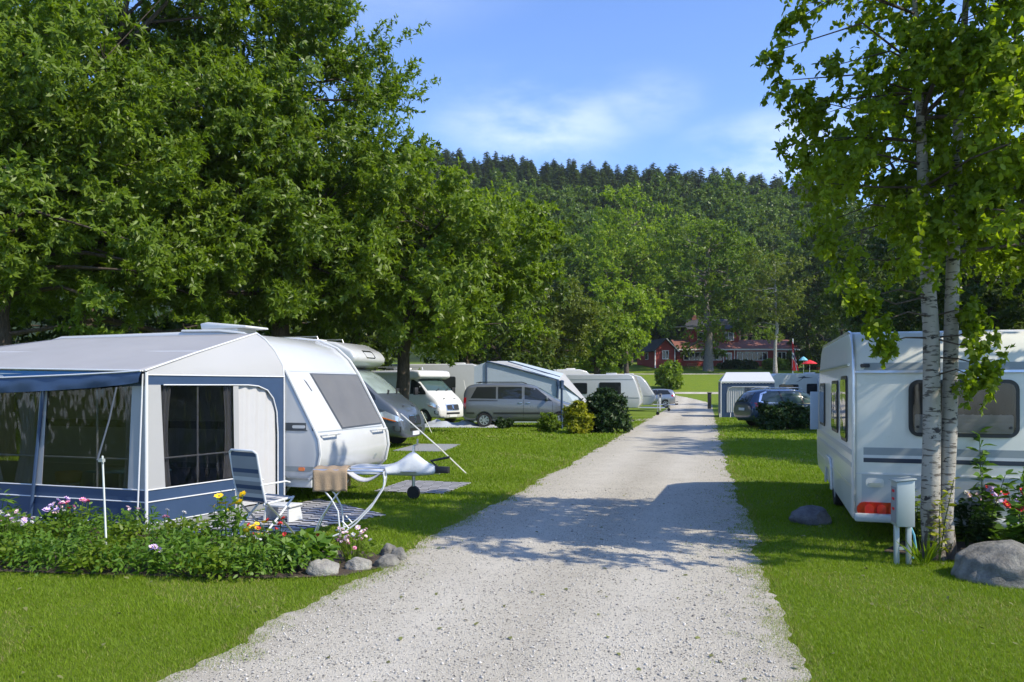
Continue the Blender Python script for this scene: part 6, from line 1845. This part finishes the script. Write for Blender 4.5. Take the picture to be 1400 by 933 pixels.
def hwin(parent, x, z, w, h, n, y=0, ax=0):
    """casement: frame with mullions, panes a sub-part; local front face y"""
    f = MB(); t_ = .10
    f.box((x, y - .04, z + h / 2), (w + .1, .10, t_)).box((x, y - .04, z - h / 2), (w + .1, .10, t_))
    for k in range(n + 1): f.box((x - w / 2 + w * k / n, y - .045, z), (t_ * (1 if k in (0, n) else .8), .10, h))
    o = f.build('window', M['trim_white'], parent, smooth=0)
    MB().box((x, y - .01, z), (w - .02, .03, h - .02)).build('pane', M['glass'], o, smooth=0)
def lodge():
    Y = 124.0; x0 = (926 - 700) / F * Y; x1 = (1092 - 700) / F * Y
    g = gzf(30, Y)
    t = thing('red_lodge', 'long red timber lodge with white-framed windows at the end of the road', 'building', (x0, Y, g - .05))
    L = x1 - x0; H = 2.75; D = 7
    MB().box((L / 2, D / 2, H / 2), (L, D, H)).build('wall', M['boards'], t, smooth=0)
    MB().slab([(-.3, -.55, H - .05), (L + .3, -.55, H - .05), (L + .3, 3.4, H + 1.55), (-.3, 3.4, H + 1.55)], .12).build('roof', M['tiles'], t, smooth=0)
    MB().slab([(-.3, 3.45, H + 1.52), (L + .3, 3.45, H + 1.52), (L + .3, D + .3, H + .1), (-.3, D + .3, H + .1)], .12).build('roof', M['tiles'], t, smooth=0)
    MB().box((L / 2, -.62, H - .14), (L + .6, .08, .22)).build('fascia', M['trim_white'], t, smooth=0)
    for a, b_, n in ((1.0, 6.9, 7), (9.3, 14.0, 6), (15.6, 16.9, 2)): hwin(t, (a + b_) / 2, 1.62, b_ - a, 1.25, n)
    d = MB().box((8.0, -.05, 1.15), (.95, .10, 2.1)).build('door', M['trim_white'], t, smooth=0)
    MB().box((8.0, -.11, 1.5), (.6, .03, .9)).build('pane', M['glass'], d, smooth=0)
    for x in (7.2, 8.9): MB().box((x, -.03, H / 2), (.14, .08, H - .3)).build('corner_board', M['trim_white'], t, smooth=0)
    # upper storey set back
    u0 = (947 - 926) / F * Y; u1 = (1016 - 926) / F * Y; z0 = H + .6; zt = 6.0
    MB().box(((u0 + u1) / 2, 4.5, (z0 + zt) / 2), (u1 - u0, 4.4, zt - z0)).build('upper_wall', M['boards'], t, smooth=0)
    MB().slab([(u0 - .5, 1.9, zt - .1), (u1 + .5, 1.9, zt - .1), (u1 + .5, 4.5, zt + 1.7), (u0 - .5, 4.5, zt + 1.7)], .14).slab([(u0 - .5, 7.0, zt - .1), (u1 + .5, 7.0, zt - .1), (u1 + .5, 4.55, zt + 1.68), (u0 - .5, 4.55, zt + 1.68)], .14).build('upper_roof', M['slate'], t, smooth=0)
    hwin(t, u0 + 2.6, 4.85, 2.6, 1.3, 3, 2.3); hwin(t, u0 + 6.2, 4.85, 1.6, 1.3, 2, 2.3)
    MB().box((u0 + 1.2, 4.5, zt + 1.6), (.7, .7, 1.6)).build('chimney', M['tiles'], t, smooth=0)
lodge()
def annex():
    Y = 120.5; x0 = (895.5 - 700) / F * Y; x1 = (924.5 - 700) / F * Y
    g = gzf(22, Y); W = x1 - x0; H = 3.0; P = 1.55; D = 7.5
    t = thing('red_annex', 'small red timber annex with a black gabled roof left of the lodge', 'building', (x0, Y, g - .05), R(12))
    MB().add([(0, 0, 0), (W, 0, 0), (W, 0, H), (W / 2, 0, H + P - .1), (0, 0, H), (0, D, 0), (W, D, 0), (W, D, H), (W / 2, D, H + P - .1), (0, D, H)],
             [(0, 1, 2, 3, 4), (9, 8, 7, 6, 5), (0, 4, 9, 5), (1, 6, 7, 2), (2, 7, 8, 3), (3, 8, 9, 4), (0, 5, 6, 1)]).build('wall', M['boards'], t, smooth=0)
    k = P / (W / 2)
    for s in (-1, 1):
        e = W / 2 + s * (W / 2 + .45); ze = H - .45 * k + .04
        MB().slab([(e, -.55, ze), (W / 2, -.55, H + P + .04), (W / 2, D + .3, H + P + .04), (e, D + .3, ze)], .12).build('roof', M['slate'], t, smooth=0)
        MB().tube([(e, -.60, ze - .02), (W / 2, -.60, H + P)], .09, 4).build('barge_board', M['trim_white'] if s > 0 else M['slate'], t, smooth=0)
    hwin(t, W * .52, 2.1, .95, 1.25, 2)
    for x in (.02, W - .02): MB().box((x, -.03, H / 2), (.14, .08, H)).build('corner_board', M['trim_white'], t, smooth=0)
    f = MB().box((-.05, 3.2, 2.0), (.08, 1.2, 1.1)).build('window', M['trim_white'], t, smooth=0)
    MB().box((-.10, 3.2, 2.0), (.03, 1.0, .9)).build('pane', M['glass'], f, smooth=0)
annex()

# fallen leaves on grass and gravel, one mass
def litter():
    rg = np.random.default_rng(808)
    y = 4.5 + rg.gamma(1.6, 4.0, 260); x = rg.uniform(-.66, .66, 260) * y
    k = (y < 30) & ~inpoly(x, y, BED); x, y = x[k], y[k]; n = len(x)
    a = rg.uniform(0, 6.28, n)
    P = np.stack([x, y, gz(x, y) + np.where(np.abs(x - road_c(y)) < 1.8, .012, .03)], -1)
    A = np.stack([np.cos(a), np.sin(a), rg.normal(0, .25, n)], -1)
    V, Fq = leaf_geo(rg, P, A, .05, .03, 6, 1.0, .3)
    m = pmat('fallen_leaf', (.13, .10, .04), .8, var=.4, scale=.9, two=(.14, .17, .04))
    tag(link('fallen_leaves', npmesh('fallen_leaves', V, Fq, [m])), 'scattered fallen leaves on the lawn and gravel', None, None, 'stuff')
litter()
# ------------------------------------------------------------------ the air between here and the hill
def haze():
    m = bpy.data.materials.new('haze_air'); m.use_nodes = True
    nt = m.node_tree; nt.nodes.clear()
    o = nt.nodes.new('ShaderNodeOutputMaterial'); v = nt.nodes.new('ShaderNodeVolumePrincipled')
    v.inputs['Color'].default_value = (.80, .88, 1.0, 1); v.inputs['Density'].default_value = .00014
    v.inputs['Anisotropy'].default_value = .2
    nt.links.new(v.outputs[0], o.inputs['Volume'])
    b = MB().box((0, 300, 62), (2100, 1100, 126))
    h = b.build('haze', m, None, smooth=0)
    tag(h, kind='stuff')
haze()
